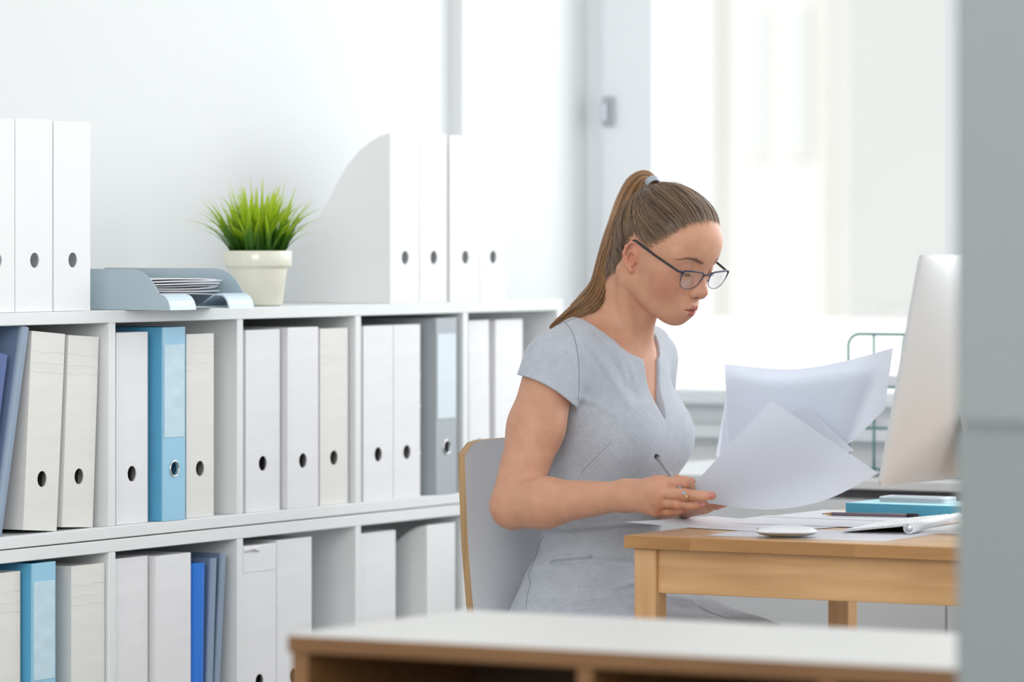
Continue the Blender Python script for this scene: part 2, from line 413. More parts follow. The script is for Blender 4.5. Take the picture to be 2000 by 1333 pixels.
unit(.3685, .0005, 'lowest white shelving unit on the floor, under the second one')
bk = None
FLU, FLL, TOPZ = .7385 + .019, .3705 + .019, 1.105

def plate_hole(bm, w, h, cy, cz, r, x, t, n=28):
    angs = sorted([2 * PI * k / n for k in range(n)] + [math.atan2(b - cz, a - cy) % (2 * PI) for a in (0, w) for b in (0, h)])
    def out(a):
        c, s = math.cos(a), math.sin(a); ts = []
        if c > 1e-9: ts.append((w - cy) / c)
        if c < -1e-9: ts.append(-cy / c)
        if s > 1e-9: ts.append((h - cz) / s)
        if s < -1e-9: ts.append(-cz / s)
        k = min(ts); return (cy + c * k, cz + s * k)
    fo = []; fi = []; bi = []; bo = []
    for a in angs:
        o = out(a); i = (cy + r * math.cos(a), cz + r * math.sin(a))
        fo.append(bm.verts.new((x, *o))); fi.append(bm.verts.new((x, *i))); bi.append(bm.verts.new((x - t, *i))); bo.append(bm.verts.new((x - t, *o)))
    m = len(angs)
    for k in range(m):
        j = (k + 1) % m
        for A, B in ((fo, fi), (fi, bi), (bi, bo), (bo, fo)):
            try: bm.faces.new((A[k], A[j], B[j], B[k]))
            except Exception: pass
    bmesh.ops.recalc_face_normals(bm, faces=bm.faces)
HB, HR = .081, .0127
def archive_box(y0, w, h, xf, z, lean, label, group, m=None, depth=.25, hole=True, torn=False, hr=HR):
    """closed cardboard box file standing on its end, finger hole in the spine; local: +y width, -x depth"""
    m = m or M['card']
    a = math.radians(lean)
    t = thing('box_file', label, 'box file', (xf, y0, z + w * math.sin(max(a, 0)) + .0005), (-a, 0, 0), group)
    bm = bmesh.new(); plate_hole(bm, w, h, w * .5, HB, hr if hole else .0005, 0, .002)
    from_bm('spine', bm, m, t)
    box('side_panel', (-depth, 0, 0), (-.002, .0018, h), m, t, .0004)
    box('side_panel', (-depth, w - .0018, 0), (-.002, w, h), m, t, .0004)
    box('bottom_panel', (-depth, .0018, 0), (-.002, w - .0018, .002), m, t)
    box('back_panel', (-depth - .002, 0, 0), (-depth, w, h), m, t)
    box('lid', (-depth, .0018, h - .003), (-.002, w - .0018, h - .001), m, t)
    box('file_contents', (-depth + .004, .003, .003), (-.03, w - .003, h * .93), M['card_in_shade'], t)
    if m is M['card_warm']:
        for kf in ((.80, .845, .90) if w > .07 else (.78, .86)):
            tube('cardboard_crease', [(.0001, w * u_, h * kf + .0016 * math.sin(u_ * 9 + kf * 50)) for u_ in (.02, .2, .4, .6, .8, .98)], .00045, m, t, 6)
    if torn:
        tube('torn_tape', [(.0015, .004, h - .008), (.003, w * .25, h - .004), (.002, w * .45, h - .010)], [.003, .0042, .002], m, t, 6)
        box('lid_fold', (-.001, .001, h - .045), (.0012, w - .001, h - .002), m, t, .0006)
    return t
def magazine_file(y0, w, h, xf, z, label, group, m=None, depth=.24, lowf=.52):
    m = m or M['file']
    t = thing('magazine_file', label, 'magazine file', (xf, y0, z + .0005), (0, 0, 0), group)
    bm = bmesh.new(); plate_hole(bm, w, h, w * .52, HB, HR * .95, 0, .002); from_bm('spine', bm, m, t)
    # S-curved flank
    fr = [(0, 1.0), (.08, .985), (.16, .955), (.26, .90), (.36, .82), (.45, .72), (.52, .625), (.58, .55), (.66, .485), (.75, .44), (.86, .405), (1, .39)]
    P = [(-.002, 0)] + [(-.002 - (depth - .002) * a, h * b) for a, b in fr] + [(-depth, 0)]
    prism('side_panel', P, 1, 0, .0018, m, t); prism('side_panel', P, 1, w - .0018, w, m, t)
    box('bottom_panel', (-depth, .0018, 0), (-.002, w - .0018, .002), m, t)
    box('back_panel', (-depth - .002, 0, 0), (-depth, w, h * .39), m, t)
    box('magazines', (-depth + .01, .006, .003), (-.045, w * .62, h * .36), M['paper'], t)
    return t
# prism with ax=1: pts are (x,z)
def binder(y0, w, h, xf, z, lean, label, group, m, mspine, mpocket, depth=.285, pocket=(.43, .91), rivets=False, ring=True):
    a = math.radians(lean)
    t = thing('lever_arch_binder', label, 'binder', (xf, y0, z + w * math.sin(max(a, 0)) + .0005), (-a, 0, 0), group)
    bm = bmesh.new(); plate_hole(bm, w, h, w * .5, HB + .004, .0115, 0, .0025); from_bm('spine', bm, mspine, t)
    c1 = box('cover', (-depth, 0, 0), (-.0025, .0025, h), m, t, .0006)
    box('cover', (-depth, w - .0025, 0), (-.0025, w, h), m, t, .0006)
    box('paper_block', (-depth + .02, .006, .006), (-.03, w - .006, h - .02), M['dark'] if False else M['card_in_shade'], t)
    if mpocket:
        box('label_pocket', (.0002, w * .05, h * pocket[0]), (.0012, w * .95, h * pocket[1]), mpocket, t, .0003)
    if ring:
        bm = bmesh.new()
        tube_mesh(bm, [(.001, w * .5 + .0125 * math.cos(k / 28 * 2 * PI), HB + .004 + .0125 * math.sin(k / 28 * 2 * PI)) for k in range(28)], .0016, 8, closed=True)
        from_bm('finger_ring', bm, M['chrome'], t, True)
    if rivets:
        for zz in (.075, .16, .215):
            lathe('rivet', [(.004, 0), (.004, .0006), (.0025, .0012)], M['chrome'], t, 14, loc=(-.035, 0, zz), rot=(PI / 2, 0, 0))
    return t
def slim_folder(y0, w, h, xf, z, lean, label, group, m, mspine, depth=.235):
    a = math.radians(lean)
    t = thing('slim_folder', label, 'folder', (xf, y0, z + w * math.sin(max(a, 0)) + .0005), (-a, 0, 0), group)
    bm = bmesh.new()   # rounded spine
    tube_pts = []
    P = [(0.0 - w * .35 * (1 - math.sin(PI * k / 8)), w * (0.5 - .5 * math.cos(PI * k / 8))) for k in range(9)]
    Q = P + [(-w * .35 - .0015, w), (-w * .35 - .0015, 0)]
    prism('spine', Q, 2, 0, h, mspine, t)
    box('cover', (-depth, 0, 0), (-w * .35 - .0015, .0015, h), m, t, .0004)
    box('cover', (-depth, w - .0015, 0), (-w * .35 - .0015, w, h), m, t, .0004)
    box('sheets', (-depth + .01, .0025, .006), (-w * .35 - .004, w - .0025, h - .012), M['paper'], t)
    return t

def fit(px0, px1, pytop, z, rec):
    """front plane recessed by rec: start y, width and height read on it"""
    xf = XF - rec
    a = W(px0, 800, x=xf); b_ = W(px1, 800, x=xf)
    h = W((px0 + px1) / 2, pytop, x=xf).z - z
    return a.y, b_.y - a.y, h, xf
GU = 'files in the upper row of cubbies'; GL = 'files in the lower row of cubbies'; GT = 'magazine files on top of the shelving'
# on top of the shelving
def top_file(px0, px1, py, rec, label):
    y0, w, h, xf = fit(px0, px1, py, TOPZ, rec); magazine_file(y0, w - .001, h, xf, TOPZ, label, GT)
top_file(-42, 29, 232, .012, 'white magazine file cut by the left border on top of the shelving')
top_file(30, 103, 233, .012, 'white magazine file second from the left border, on top of the shelving')
top_file(105, 177, 238, .012, 'slightly warmer white magazine file right beside the grey-blue letter tray')
top_file(762, 819, 262, .004, 'white magazine file whose whole curved side shows behind the potted grass')
top_file(820, 873, 263, .004, 'second white magazine file in the right-hand group on top of the shelving')
top_file(879, 937, 266, .002, 'white magazine file with a dark finger hole, third of the right-hand group')
top_file(938, 987, 270, .002, 'last white magazine file, nearest the window, on top of the shelving')
# upper row
def ub(fn, px0, px1, py, rec, *a, **k):
    y0, w, h, xf = fit(px0, px1, py, FLU, rec)
    return fn(y0, w - .0008, h, xf, FLU, *a, **k)
# cell A (leaning things)
g = W(-30, 900, x=XF)
slim_folder(5.590, .042, .285, XF - .01, FLU, 12, 'dark blue folder leaning at the far left border in the upper row', GU, M['navy'], M['navy'])
slim_folder(5.640, .020, .330, XF - .004, FLU, 12.6, 'tall slate blue folder leaning against the first white box file, upper row', GU, M['slate'], M['slate2'], depth=.28)
y0 = W(47, 800, x=XF - .008).y
archive_box(y0, .090, .312, XF - .01, FLU, 4.3, 'worn white box file leaning beside the tall slate blue folder, upper row', GU, M['card_warm'])
y0 = W(119, 800, x=XF - .012).y
archive_box(y0 + .006, .084, .305, XF - .014, FLU, 3.3, 'offwhite worn box file leaning on its neighbour, left of the first divider, upper row', GU, M['card_warm'])
# cell B
ub(archive_box, 227, 289, 650, .012, 0, 'plain white box file left of the light blue binder, upper row', GU)
ub(binder, 318, 362, 640, .0, 0, 'light blue lever arch binder with clear label pocket in the upper row', GU, M['blue'], M['bluespine'], M['pocketb'])
ub(archive_box, 364, 418, 653, .008, 0, 'white box file with creased top standing right of the light blue binder, upper row', GU, M['card_warm'])
# cell C
ub(archive_box, 480, 547, 645, .010, 0, 'first of the three white box files below the potted grass, upper row', GU)
ub(archive_box, 562, 622, 640, .002, 0, 'middle one of the three white box files below the potted grass, upper row', GU)
ub(archive_box, 625, 680, 642, .010, 0, 'third white box file, slightly creamier, against the divider below the curved magazine file', GU, M['card_warm'])
# cell D
ub(archive_box, 710, 768, 637, .006, 0, 'first white box file in the cubby with the grey binder, upper row', GU)
ub(archive_box, 769, 821, 635, .006, 0, 'white box file standing directly left of the grey binder, upper row', GU)
ub(binder, 852, 892, 622, .0, 0, 'grey lever arch binder with white label in the upper row', GU, M['grey'], M['grey'], M['pocket'], rivets=True)
# cell E
ub(archive_box, 917, 957, 627, .02, -.6, 'white box file just left of the last one in the window-side end cubby', GU)
ub(archive_box, 968, 1021, 625, .02, 0, 'rightmost white box file in the upper row, in the end cubby behind the chair', GU)
o = box('cubby_back', (XB + .030, DIV[4] + .0105, FLU + .0005), (XB + .035, DIV[5] - .0105, 1.084), M['grey'])
tag(o, 'pale grey back panel set in the end cubby nearest the window', 'back panel')
# lower row
def lb(fn, px0, px1, py, rec, *a, **k):
    y0, w, h, xf = fit(px0, px1, py, FLL, rec)
    return fn(y0, w - .0008, h, xf, FLL, *a, **k)
lb(archive_box, -25, 40, 1120, .012, 0, 'white box file at the left border of the lower row', GL, M['card_warm'])
lb(binder, 63, 109, 1100, .0, 0, 'light blue lever arch binder at the left of the lower row', GL, M['blue'], M['bluespine'], M['pocketb'])
lb(archive_box, 139, 205, 1104, .006, 0, 'offwhite box file right of the light blue binder, lower row', GL, M['card_warm'])
lb(archive_box, 222, 289, 1090, .012, 0, 'first white box file in the cubby with the bright blue folder', GL)
lb(archive_box, 304, 373, 1084, .004, 0, 'white box file pressed against the bright blue folder, lower row', GL)
y0, w, h, xf = fit(388, 412, 1079, FLL, .002)
slim_folder(y0 - .012, .034, .292, xf, FLL, 1.2, 'bright royal blue folder in the lower row', GL, M['royal'], M['royal2'])
slim_folder(y0 + .026, .016, .298, xf, FLL, 3.2, 'slate blue folder right beside the royal blue one', GL, M['slate'], M['slate2'])
slim_folder(y0 + .046, .014, .305, xf, FLL, 5.0, 'thin grey-blue folder leaning against the divider, lower row', GL, M['slate'], M['slate2'])
lb(archive_box, 474, 540, 1065, .004, 0, 'white box file with torn tape on its top corner, lower row', GL, M['card'], torn=True)
lb(archive_box, 541, 609, 1053, .006, 0, 'white box file with empty cubby space to its right, lower row', GL)
lb(archive_box, 703, 773, 1040, .012, 0, 'leftmost white box file in the cubby left of the chair back, lower row', GL)
y0, w, h, xf = fit(834, 890, 1024, FLL, .002)
magazine_file(y0, w - .002, h, xf, FLL, 'white magazine file with curved side beside the chair back, lower row', GL)

# ------------------------------------------------------------ letter tray with papers
pA = W(328, 607, z=TOPZ); pB = W(501, 603, z=TOPZ)
ty0, ty1 = pA.y, pB.y; tx = (pA.x + pB.x) / 2
tr = thing('letter_tray', 'grey-blue plastic letter tray on the shelving between magazine files and potted grass', 'letter tray', (tx, ty0, TOPZ + .0005))
wy = ty1 - ty0; D = .30
prof = [(0, 0), (-.0015, .008), (-.004, .0145), (-.008, .020), (-.013, .0235), (-.020, .0255), (-.0225, .028), (-.028, .037), (-.036, .047), (-.048, .057), (-.062, .0635), (-.078, .066), (-D, .066), (-D, 0)]
prism('side_panel', prof, 1, 0, .002, M['traymat'], tr); prism('side_panel', prof, 1, wy - .002, wy, M['traymat'], tr)
box('base', (-D, .002, .002), (-.03, wy - .002, .0045), M['traymat'], tr)
box('back_panel', (-D, .002, .0045), (-D + .002, wy - .002, .064), M['traymat'], tr)
lp = prof[:6]
inner = [(a - .0022, max(b_ - .0022, 0)) for a, b_ in reversed(lp)]
lipp = lp + [(-.030, .0245), (-.050, .012), (-.060, .0045), (-.062, .0045), (-.050, .0105), (-.030, .0222)] + inner[1:]
for a0, a1 in ((.002, wy * .305), (wy * .70, wy - .002)):
    prism('front_lip', lipp, 1, a0, a1, M['traylip'], tr)
random.seed(4)
for i in range(7):
    bm = bmesh.new()
    s0, s1 = -.285 + random.uniform(-.006, .006), -.052 + random.uniform(-.010, .006)
    a0, a1 = .012 + random.uniform(0, .006), wy - .03 + random.uniform(-.004, .014)
    z0 = .026 + i * .0040; n = 8; vs = []
    for k in range(n + 1):
        f = k / n; zz = z0 + .0006 * math.sin(f * 5 + i) + (.0 if f < .8 else (f - .8) * .007 * (i % 3 - 1))
        vs.append([bm.verts.new((s0, a0 + (a1 - a0) * f, zz)), bm.verts.new((s1, a0 + (a1 - a0) * f, zz))])
    for k in range(n): bm.faces.new((vs[k][0], vs[k][1], vs[k + 1][1], vs[k + 1][0]))
    bmesh.ops.recalc_face_normals(bm, faces=bm.faces)
    bmesh.ops.solidify(bm, geom=bm.faces[:], thickness=.0019)
    bmesh.ops.recalc_face_normals(bm, faces=bm.faces)
    o = from_bm('folded_paper', bm, M['paper'], None, False)
    o.location = (tx, ty0, TOPZ + .0005)
    tag(o, 'white folded sheet lying %s in the grey-blue letter tray' % ('at the very bottom of the stack', 'second from the bottom of the stack', 'third from the bottom of the stack', 'in the middle of the stack', 'third from the top of the stack', 'second from the top of the stack', 'on top of the stack')[i], 'paper', 'folded papers in the letter tray')
# ------------------------------------------------------------ potted grass
pc = W(504, 600, x=-4.19)
pot = thing('potted_grass', 'cream glazed pot of bright green grass on the white shelving', 'potted plant', (-4.19, pc.y, TOPZ + .0005))
kk = FPX / ((-(-4.19)) * ST + pc.y * CT)
R0 = 67.5 / kk; R1 = 48 / kk; HP = .0945
lathe('pot', [(R1 * .9, 0), (R1, .003), (R1 * 1.17, HP * .60), (R1 * 1.2, HP * .66), (R1 * 1.2, HP * .68), (R0 * .965, HP * .71), (R0 * .985, HP * .75), (R0, HP * .985), (R0 * .985, HP), (R0 * .93, HP), (R0 * .90, HP * .86), (.001, HP * .84)], M['pot'], pot, 64)
lathe('soil', [(R0 * .89, HP * .84), (R0 * .89, HP * .93), (.001, HP * .95)], M['soil'], pot, 32)
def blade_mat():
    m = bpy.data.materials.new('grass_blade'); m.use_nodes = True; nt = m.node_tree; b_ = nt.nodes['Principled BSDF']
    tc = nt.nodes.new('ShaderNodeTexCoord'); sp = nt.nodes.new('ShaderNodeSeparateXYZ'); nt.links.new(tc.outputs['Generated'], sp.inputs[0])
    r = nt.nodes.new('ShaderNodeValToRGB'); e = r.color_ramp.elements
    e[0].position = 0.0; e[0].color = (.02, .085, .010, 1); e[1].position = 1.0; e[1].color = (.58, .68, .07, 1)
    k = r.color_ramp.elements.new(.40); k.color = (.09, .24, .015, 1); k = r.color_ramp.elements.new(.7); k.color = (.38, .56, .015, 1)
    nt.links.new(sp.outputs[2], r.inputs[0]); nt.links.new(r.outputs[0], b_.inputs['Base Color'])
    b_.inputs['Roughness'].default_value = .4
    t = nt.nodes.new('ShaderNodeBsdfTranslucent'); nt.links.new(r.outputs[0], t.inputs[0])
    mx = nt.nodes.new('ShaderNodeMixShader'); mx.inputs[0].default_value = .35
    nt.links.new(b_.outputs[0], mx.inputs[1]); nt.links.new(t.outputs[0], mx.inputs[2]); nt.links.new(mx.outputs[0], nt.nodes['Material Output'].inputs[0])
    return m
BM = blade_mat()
random.seed(11)
bmesh_list = []
for v in range(14):
    bm = bmesh.new(); n = 9; L = .115; bend = [.0, .006, .012, .02, .03, .04, .052, .066, .01, .018, .028, .038, .048, .060][v]
    wv = random.uniform(.0026, .0040); prev = None
    for k in range(n + 1):
        f = k / n; x_ = bend * f ** 2.2; z_ = L * f - bend * .35 * f ** 3; ww = wv * (0.75 + .5 * f if f < .35 else .925 * (1 - ((f - .35) / .65) ** 1.6)) + .00018
        c = (x_, 0, z_); tri = [bm.verts.new((c[0], -ww, c[2])), bm.verts.new((c[0] - ww * .35, 0, c[2])), bm.verts.new((c[0], ww, c[2]))]
        if prev:
            bm.faces.new((prev[0], prev[1], tri[1], tri[0])); bm.faces.new((prev[1], prev[2], tri[2], tri[1]))
        prev = tri
    me = bpy.data.meshes.new('blade'); bm.to_mesh(me); bm.free(); me.materials.append(BM)
    me.polygons.foreach_set('use_smooth', [True] * len(me.polygons)); bmesh_list.append((me, bend))
for i in range(230):
    r = (R0 * .80) * math.sqrt(random.random()); a = random.uniform(0, 2 * PI)
    lean = r / (R0 * .8)
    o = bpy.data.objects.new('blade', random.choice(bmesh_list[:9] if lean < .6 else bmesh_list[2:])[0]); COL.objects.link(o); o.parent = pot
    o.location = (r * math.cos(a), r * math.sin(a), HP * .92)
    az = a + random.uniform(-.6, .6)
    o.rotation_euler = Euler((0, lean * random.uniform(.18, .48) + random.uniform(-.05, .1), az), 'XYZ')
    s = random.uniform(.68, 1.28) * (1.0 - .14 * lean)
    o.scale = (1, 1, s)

# ------------------------------------------------------------ desk
DZ = EYE - .455
dk = W(1221, 1046, z=DZ); DX0, DY0 = dk.x, dk.y; DX1, DY1 = DX0 + 1.25, DY0 + .765
de = thing('pine_desk', 'small pine desk with square legs in front of the seated woman', 'desk', (DX0, DY0, 0))
LX, LY = DX1 - DX0, DY1 - DY0; T = .0195
nb = 6; bw = LY / nb
for i in range(nb):
    cuts = [0, LX * (.30 + .11 * (i * 37 % 5 - 2) / 2), LX] if i else [0, .255, .62, LX]
    for j in range(len(cuts) - 1):
        box('tabletop_board', (cuts[j] + (0.00015 if j else 0), i * bw + .0001, DZ - T), (cuts[j + 1], (i + 1) * bw, DZ), M['pine'], de, .0035 if i == 0 and False else .0006)
xs_ = 0
for i, wv in enumerate((.113, .142, .035, .10, .16, .07, .19, .12, .16, .16)):
    box('edge_stave', (xs_, -.004, DZ - T), (min(xs_ + wv, LX), .0, DZ - .0006), M['pine_edge'], de, .0003); xs_ += wv
xs_ = 0
for i, wv in enumerate((.16, .12, .22, .165)):
    box('edge_stave', (-.001, xs_ + .0001, DZ - T), (.0, xs_ + wv, DZ - .0006), M['pine_edge'], de, .0003); xs_ += wv + .0005
lg = .0375
lx = W(1238, 1100, y=DY0 + .012).x - DX0
AH = .069
legs = [(lx, .012), (LX - lx - lg, .012), (lx, LY - .03 - lg), (LX - lx - lg, LY - .03 - lg)]
for a, b_ in legs: box('leg', (a, b_, 0), (a + lg, b_ + lg, DZ - T), M['pine_leg'], de, .002)
box('apron_rail', (lx + lg, .020, DZ - T - AH), (LX - lx - lg, .038, DZ - T), M['pine'], de, .001)
box('apron_rail', (lx + lg, LY - .058, DZ - T - AH), (LX - lx - lg, LY - .04, DZ - T), M['pine'], de, .001)
box('apron_rail', (lx + .012, .012 + lg, DZ - T - AH), (lx + .030, LY - .03 - lg, DZ - T), M['pine_y'], de, .001)
box('apron_rail', (LX - lx - .030, .012 + lg, DZ - T - AH), (LX - lx - .012, LY - .03 - lg, DZ - T), M['pine_y'], de, .001)

# low cabinet behind the desk, with a wire tray stack
CY = 7.32; cz = W(1700, 938, y=CY).z
cb = thing('low_cabinet', 'long pale grey cabinet standing behind the desk under the window', 'cabinet', (-4.02, CY, 0))
CL = 3.6
gapz = W(1700, 977, y=CY).z; gt = W(1700, 957, y=CY).z
box('top', (0, 0, gt), (CL, .52, cz), M['cabtop'], cb, .002)
box('recess', (0.01, .03, gapz), (CL - .01, .50, gt), M['shadowgap'], cb)  # dark colour paints the shade of the gap under the top
dx = W(1847, 1200, y=CY).x + 4.02
xs = [0.0, dx - 1.35, dx - .675, dx, dx + .675, dx + 1.35, CL]
xs = [v for v in xs if 0 <= v <= CL]; xs = sorted(set(xs))
box('carcass', (0, .02, .05), (CL, .52, gapz), M['cab'], cb)
for i in range(len(xs) - 1):
    dd = box('door', (xs[i] + .0015, 0, .06), (xs[i + 1] - .0015, .0195, gapz - .002), M['cab'], cb, .0015)
box('plinth', (.02, .05, 0), (CL - .02, .5, .05), M['shadowgap'], cb)
for i, (pxl, pxr) in enumerate([(0, 0)]): pass
tp = W(1657, 653, y=CY + .12)
tq = W(1707, 653, y=CY + .12)
wt = thing('wire_tray_stack', 'stack of dark teal wire letter trays behind the computer on the grey cabinet', 'letter tray', (tp.x, CY + .12, cz + .0005))
HT = tp.z - cz; TWD = .34; TD = .24
def hoop(x0, x1, y, name='side_hoop'):
    r = .022
    pts = [(x0, y, 0)] + [(x0, y, HT - r)] + [(x0 + r * (1 - math.cos(k / 5 * PI / 2)), y, HT - r + r * math.sin(k / 5 * PI / 2)) for k in range(1, 6)] + \
          [(x1 - r * math.cos(k / 5 * PI / 2) * 1.0 + 0, y, HT - r + r * math.cos(PI / 2 - (5 - k) / 5 * PI / 2)) for k in range(0)] + [(x1 - r, y, HT)] + \
          [(x1 - r + r * math.sin(k / 5 * PI / 2), y, HT - r + r * math.cos(k / 5 * PI / 2)) for k in range(1, 6)] + [(x1, y, 0)]
    tube(name, pts, .0028, M['teal_wire'], wt, 8)
hoop(0, TWD, 0); hoop(0, TWD, TD)
tube('upright', [(tq.x - tp.x, 0, HT - .001), (tq.x - tp.x, 0, 0)], .0026, M['teal_wire'], wt, 8)
for lv in range(3):
    z0 = .012 + lv * .075
    tube('tray_rim', [(-.0, 0, z0), (TWD, 0, z0), (TWD, TD, z0), (0, TD, z0)], .0025, M['teal_wire'], wt, 6, closed=True)
    for k in range(14):
        tube('tray_wire', [(TWD * (k + .5) / 14, 0, z0 - .002), (TWD * (k + .5) / 14, TD, z0 - .002)], .0012, M['teal_wire'], wt, 5)
    o = box('paper_stack', (.01, .01, z0 + .0005), (TWD - .03 + .01 * lv, TD - .01, z0 + .012 + .004 * lv), M['paper'])
    o.location = (tp.x, CY + .12, cz + .0005)
    tag(o, ['papers in the lowest wire tray behind the computer', 'papers in the middle wire tray behind the computer', 'papers in the top wire tray behind the computer'][lv], 'paper stack', 'papers in the wire trays')

# ------------------------------------------------------------ computer
mp = W(1716, 950, y=6.16); mt = W(1797, 498, y=6.16)
mo = thing('desktop_computer', 'silver all-in-one desktop computer seen from behind at the right edge of the desk', 'computer', (mp.x, 6.16, DZ + .0005))
ang = math.atan2(mt.x - mp.x, mt.z - mp.z); HM = math.hypot(mt.x - mp.x, mt.z - mp.z); WM = .53
bz = mp.z - DZ - .0005
bm = bmesh.new(); n, m_ = 28, 20; g = []
def rc_(f, s):   # edge roundness
    return 1
for i in range(n + 1):
    row = []
    for j in range(m_ + 1):
        u, v = i / n, j / m_
        # ease towards the rims
        uu = .5 - .5 * math.cos(PI * u); vv = .5 - .5 * math.cos(PI * v)
        bul = .004 + .034 * (max(0, (1 - abs(2 * uu - 1) ** 2.6)) * max(0, (1 - abs(2 * vv - 1) ** 2.6))) ** .8
        row.append(bm.verts.new((bul, uu * WM, vv * HM)))
    g.append(row)
for i in range(n):
    for j in range(m_): bm.faces.new((g[i][j], g[i + 1][j], g[i + 1][j + 1], g[i][j + 1]))
def local(o): o.matrix_basis = Matrix.Translation((0, 0, bz)) @ Matrix.Rotation(ang, 4, 'Y')
o = from_bm('back_shell', bm, M['alu'], mo, True); local(o)
bm = bmesh.new(); r = .009; P = []
for cy_, cz_, a0 in ((WM - r, HM - r, 0), (r, HM - r, 90), (r, r, 180), (WM - r, r, 270)):
    for k in range(6): a = math.radians(a0 + 18 * k); P.append((cy_ + r * math.cos(a), cz_ + r * math.sin(a)))
o = prism('rim', P, 0, -.002, .0042, M['alu'], mo); local(o)
o = box('screen', (-.0035, .012, .085), (-.0021, WM - .012, HM - .012), M['dark'], mo); local(o)
o = box('chin', (-.0032, .004, .004), (-.0021, WM - .004, .078), M['alu'], mo); local(o)
prism('stand', [(.05, bz + .13), (.062, bz + .13), (.085, bz + .02), (.105, .006), (.105, 0), (-.02, 0), (-.02, .005), (.085, .006), (.072, bz + .02)], 1, WM / 2 - .09, WM / 2 + .09, M['alu'], mo)

# keyboard: aluminium wedge with a round battery barrel, keys on top
kf = W(1645, 1041, z=DZ + .001); kb = W(1781, 1043, z=DZ + .001)
dirx = Vector((kb.x - kf.x, kb.y - kf.y, 0)); ka = math.radians(8.2)
KD = next(k_ * .0005 for k_ in range(150, 400) if (lambda P_: 1000 + FPX * (P_.x * CT + P_.y * ST) / (-P_.x * ST + P_.y * CT))(kf + Vector((math.cos(ka), math.sin(ka), 0)) * (k_ * .0005)) >= 1778)
kd = thing('keyboard', 'white and silver wireless keyboard on the desk in front of the computer', 'keyboard', (kf.x, kf.y, DZ + .0005), (0, 0, ka))
KW = .28; kr = .0088
sl = math.atan2(.0125, KD)
def klocal(o): o.matrix_basis = Matrix.Translation((0, 0, .0012)) @ Matrix.Rotation(-sl, 4, 'Y')
o = box('deck', (0, 0, 0), (KD - .004, KW, .0022), M['alu'], kd, .0008); klocal(o)
lathe('battery_barrel', [(kr * .9, 0), (kr, .0008), (kr, KW - .0008), (kr * .9, KW)], M['chairwhite'], kd, 32, loc=(KD - .003, 0, kr + .0008), rot=(-PI / 2, 0, 0))
lathe('battery_cap', [(kr * .72, -.0006), (kr * .78, 0)], M['alu_dark'], kd, 28, loc=(KD - .003, 0, kr + .0008), rot=(-PI / 2, 0, 0))
nr = 6; rp = (KD - .018) / nr
kbm = bmesh.new(); bm_box(kbm, (0, 0, 0), (rp * .84, .0158, .0022), .0006); kme = bpy.data.meshes.new('key'); kbm.to_mesh(kme); kbm.free(); kme.materials.append(M['key'])
for rr in range(nr):
    for c in range(14):
        if rr == 0 and 3 <= c <= 7:
            if c > 3: continue
            ok = box('space_bar', (0, 0, 0), (rp * .84, .0158 + 4 * .0193, .0022), M['key'], kd, .0006)
        else:
            ok = bpy.data.objects.new('key', kme); COL.objects.link(ok); ok.parent = kd
        ok.matrix_basis = Matrix.Translation((0, 0, .0012)) @ Matrix.Rotation(-sl, 4, 'Y') @ Matrix.Translation((.004 + rr * rp, .005 + c * .0193, .0022))
# paper clip beside the mouse
pcl = W(1478, 1037, z=DZ)
o = tube('paper_clip', [(0, 0, .003), (.016, 0, .003), (.018, .003, .003), (.016, .006, .003), (.002, .006, .003), (.0005, .004, .003), (.002, .002, .003), (.013, .002, .003)], .0007, M['chrome'], None, 6)
o.location = (pcl.x, pcl.y, DZ); tag(o, 'small silver paper clip on the papers left of the mouse', 'paper clip')
# mouse
m0 = W(1466, 1053, z=DZ); m1 = W(1590, 1051, z=DZ)
ms = thing('computer_mouse', 'low white wireless mouse at the front edge of the desk', 'mouse', ((m0.x + m1.x) / 2, (m0.y + m1.y) / 2 + .014, DZ + .0005), (0, 0, math.atan2(m1.y - m0.y, m1.x - m0.x) - .42))
ML = (m1 - m0).length * .93
def shell(z0, hh, wscale, name, mm, fl):
    bm = bmesh.new(); n, k2 = 24, 16; rows = []
    for i in range(n + 1):
        u = i / n; x_ = -math.cos(PI * u) * ML / 2; row = []
        for j in range(k2 + 1):
            v = j / k2; q = abs(2 * u - 1)
            y_ = -math.cos(PI * v) * .0285 * wscale * (1 - abs(-math.cos(PI * u)) ** 3.2) ** .5
            e = max(0, 1 - (abs(x_) / (ML / 2)) ** 2.4) * max(0, 1 - (abs(math.cos(PI * v))) ** 2.4)
            row.append(bm.verts.new((x_, y_, z0 + hh * e ** .55)))
        rows.append(row)
    for i in range(n):
        for j in range(k2): bm.faces.new((rows[i][j], rows[i + 1][j], rows[i + 1][j + 1], rows[i][j + 1]))
    bmesh.ops.remove_doubles(bm, verts=bm.verts, dist=1e-6)
    return from_bm(name, bm, mm, ms, True)
shell(.0085, .0105, 1.0, 'top_shell', M['chairwhite'], 0)
shell(.0085, -.0078, 1.0, 'base', M['mouse_under'], 1)

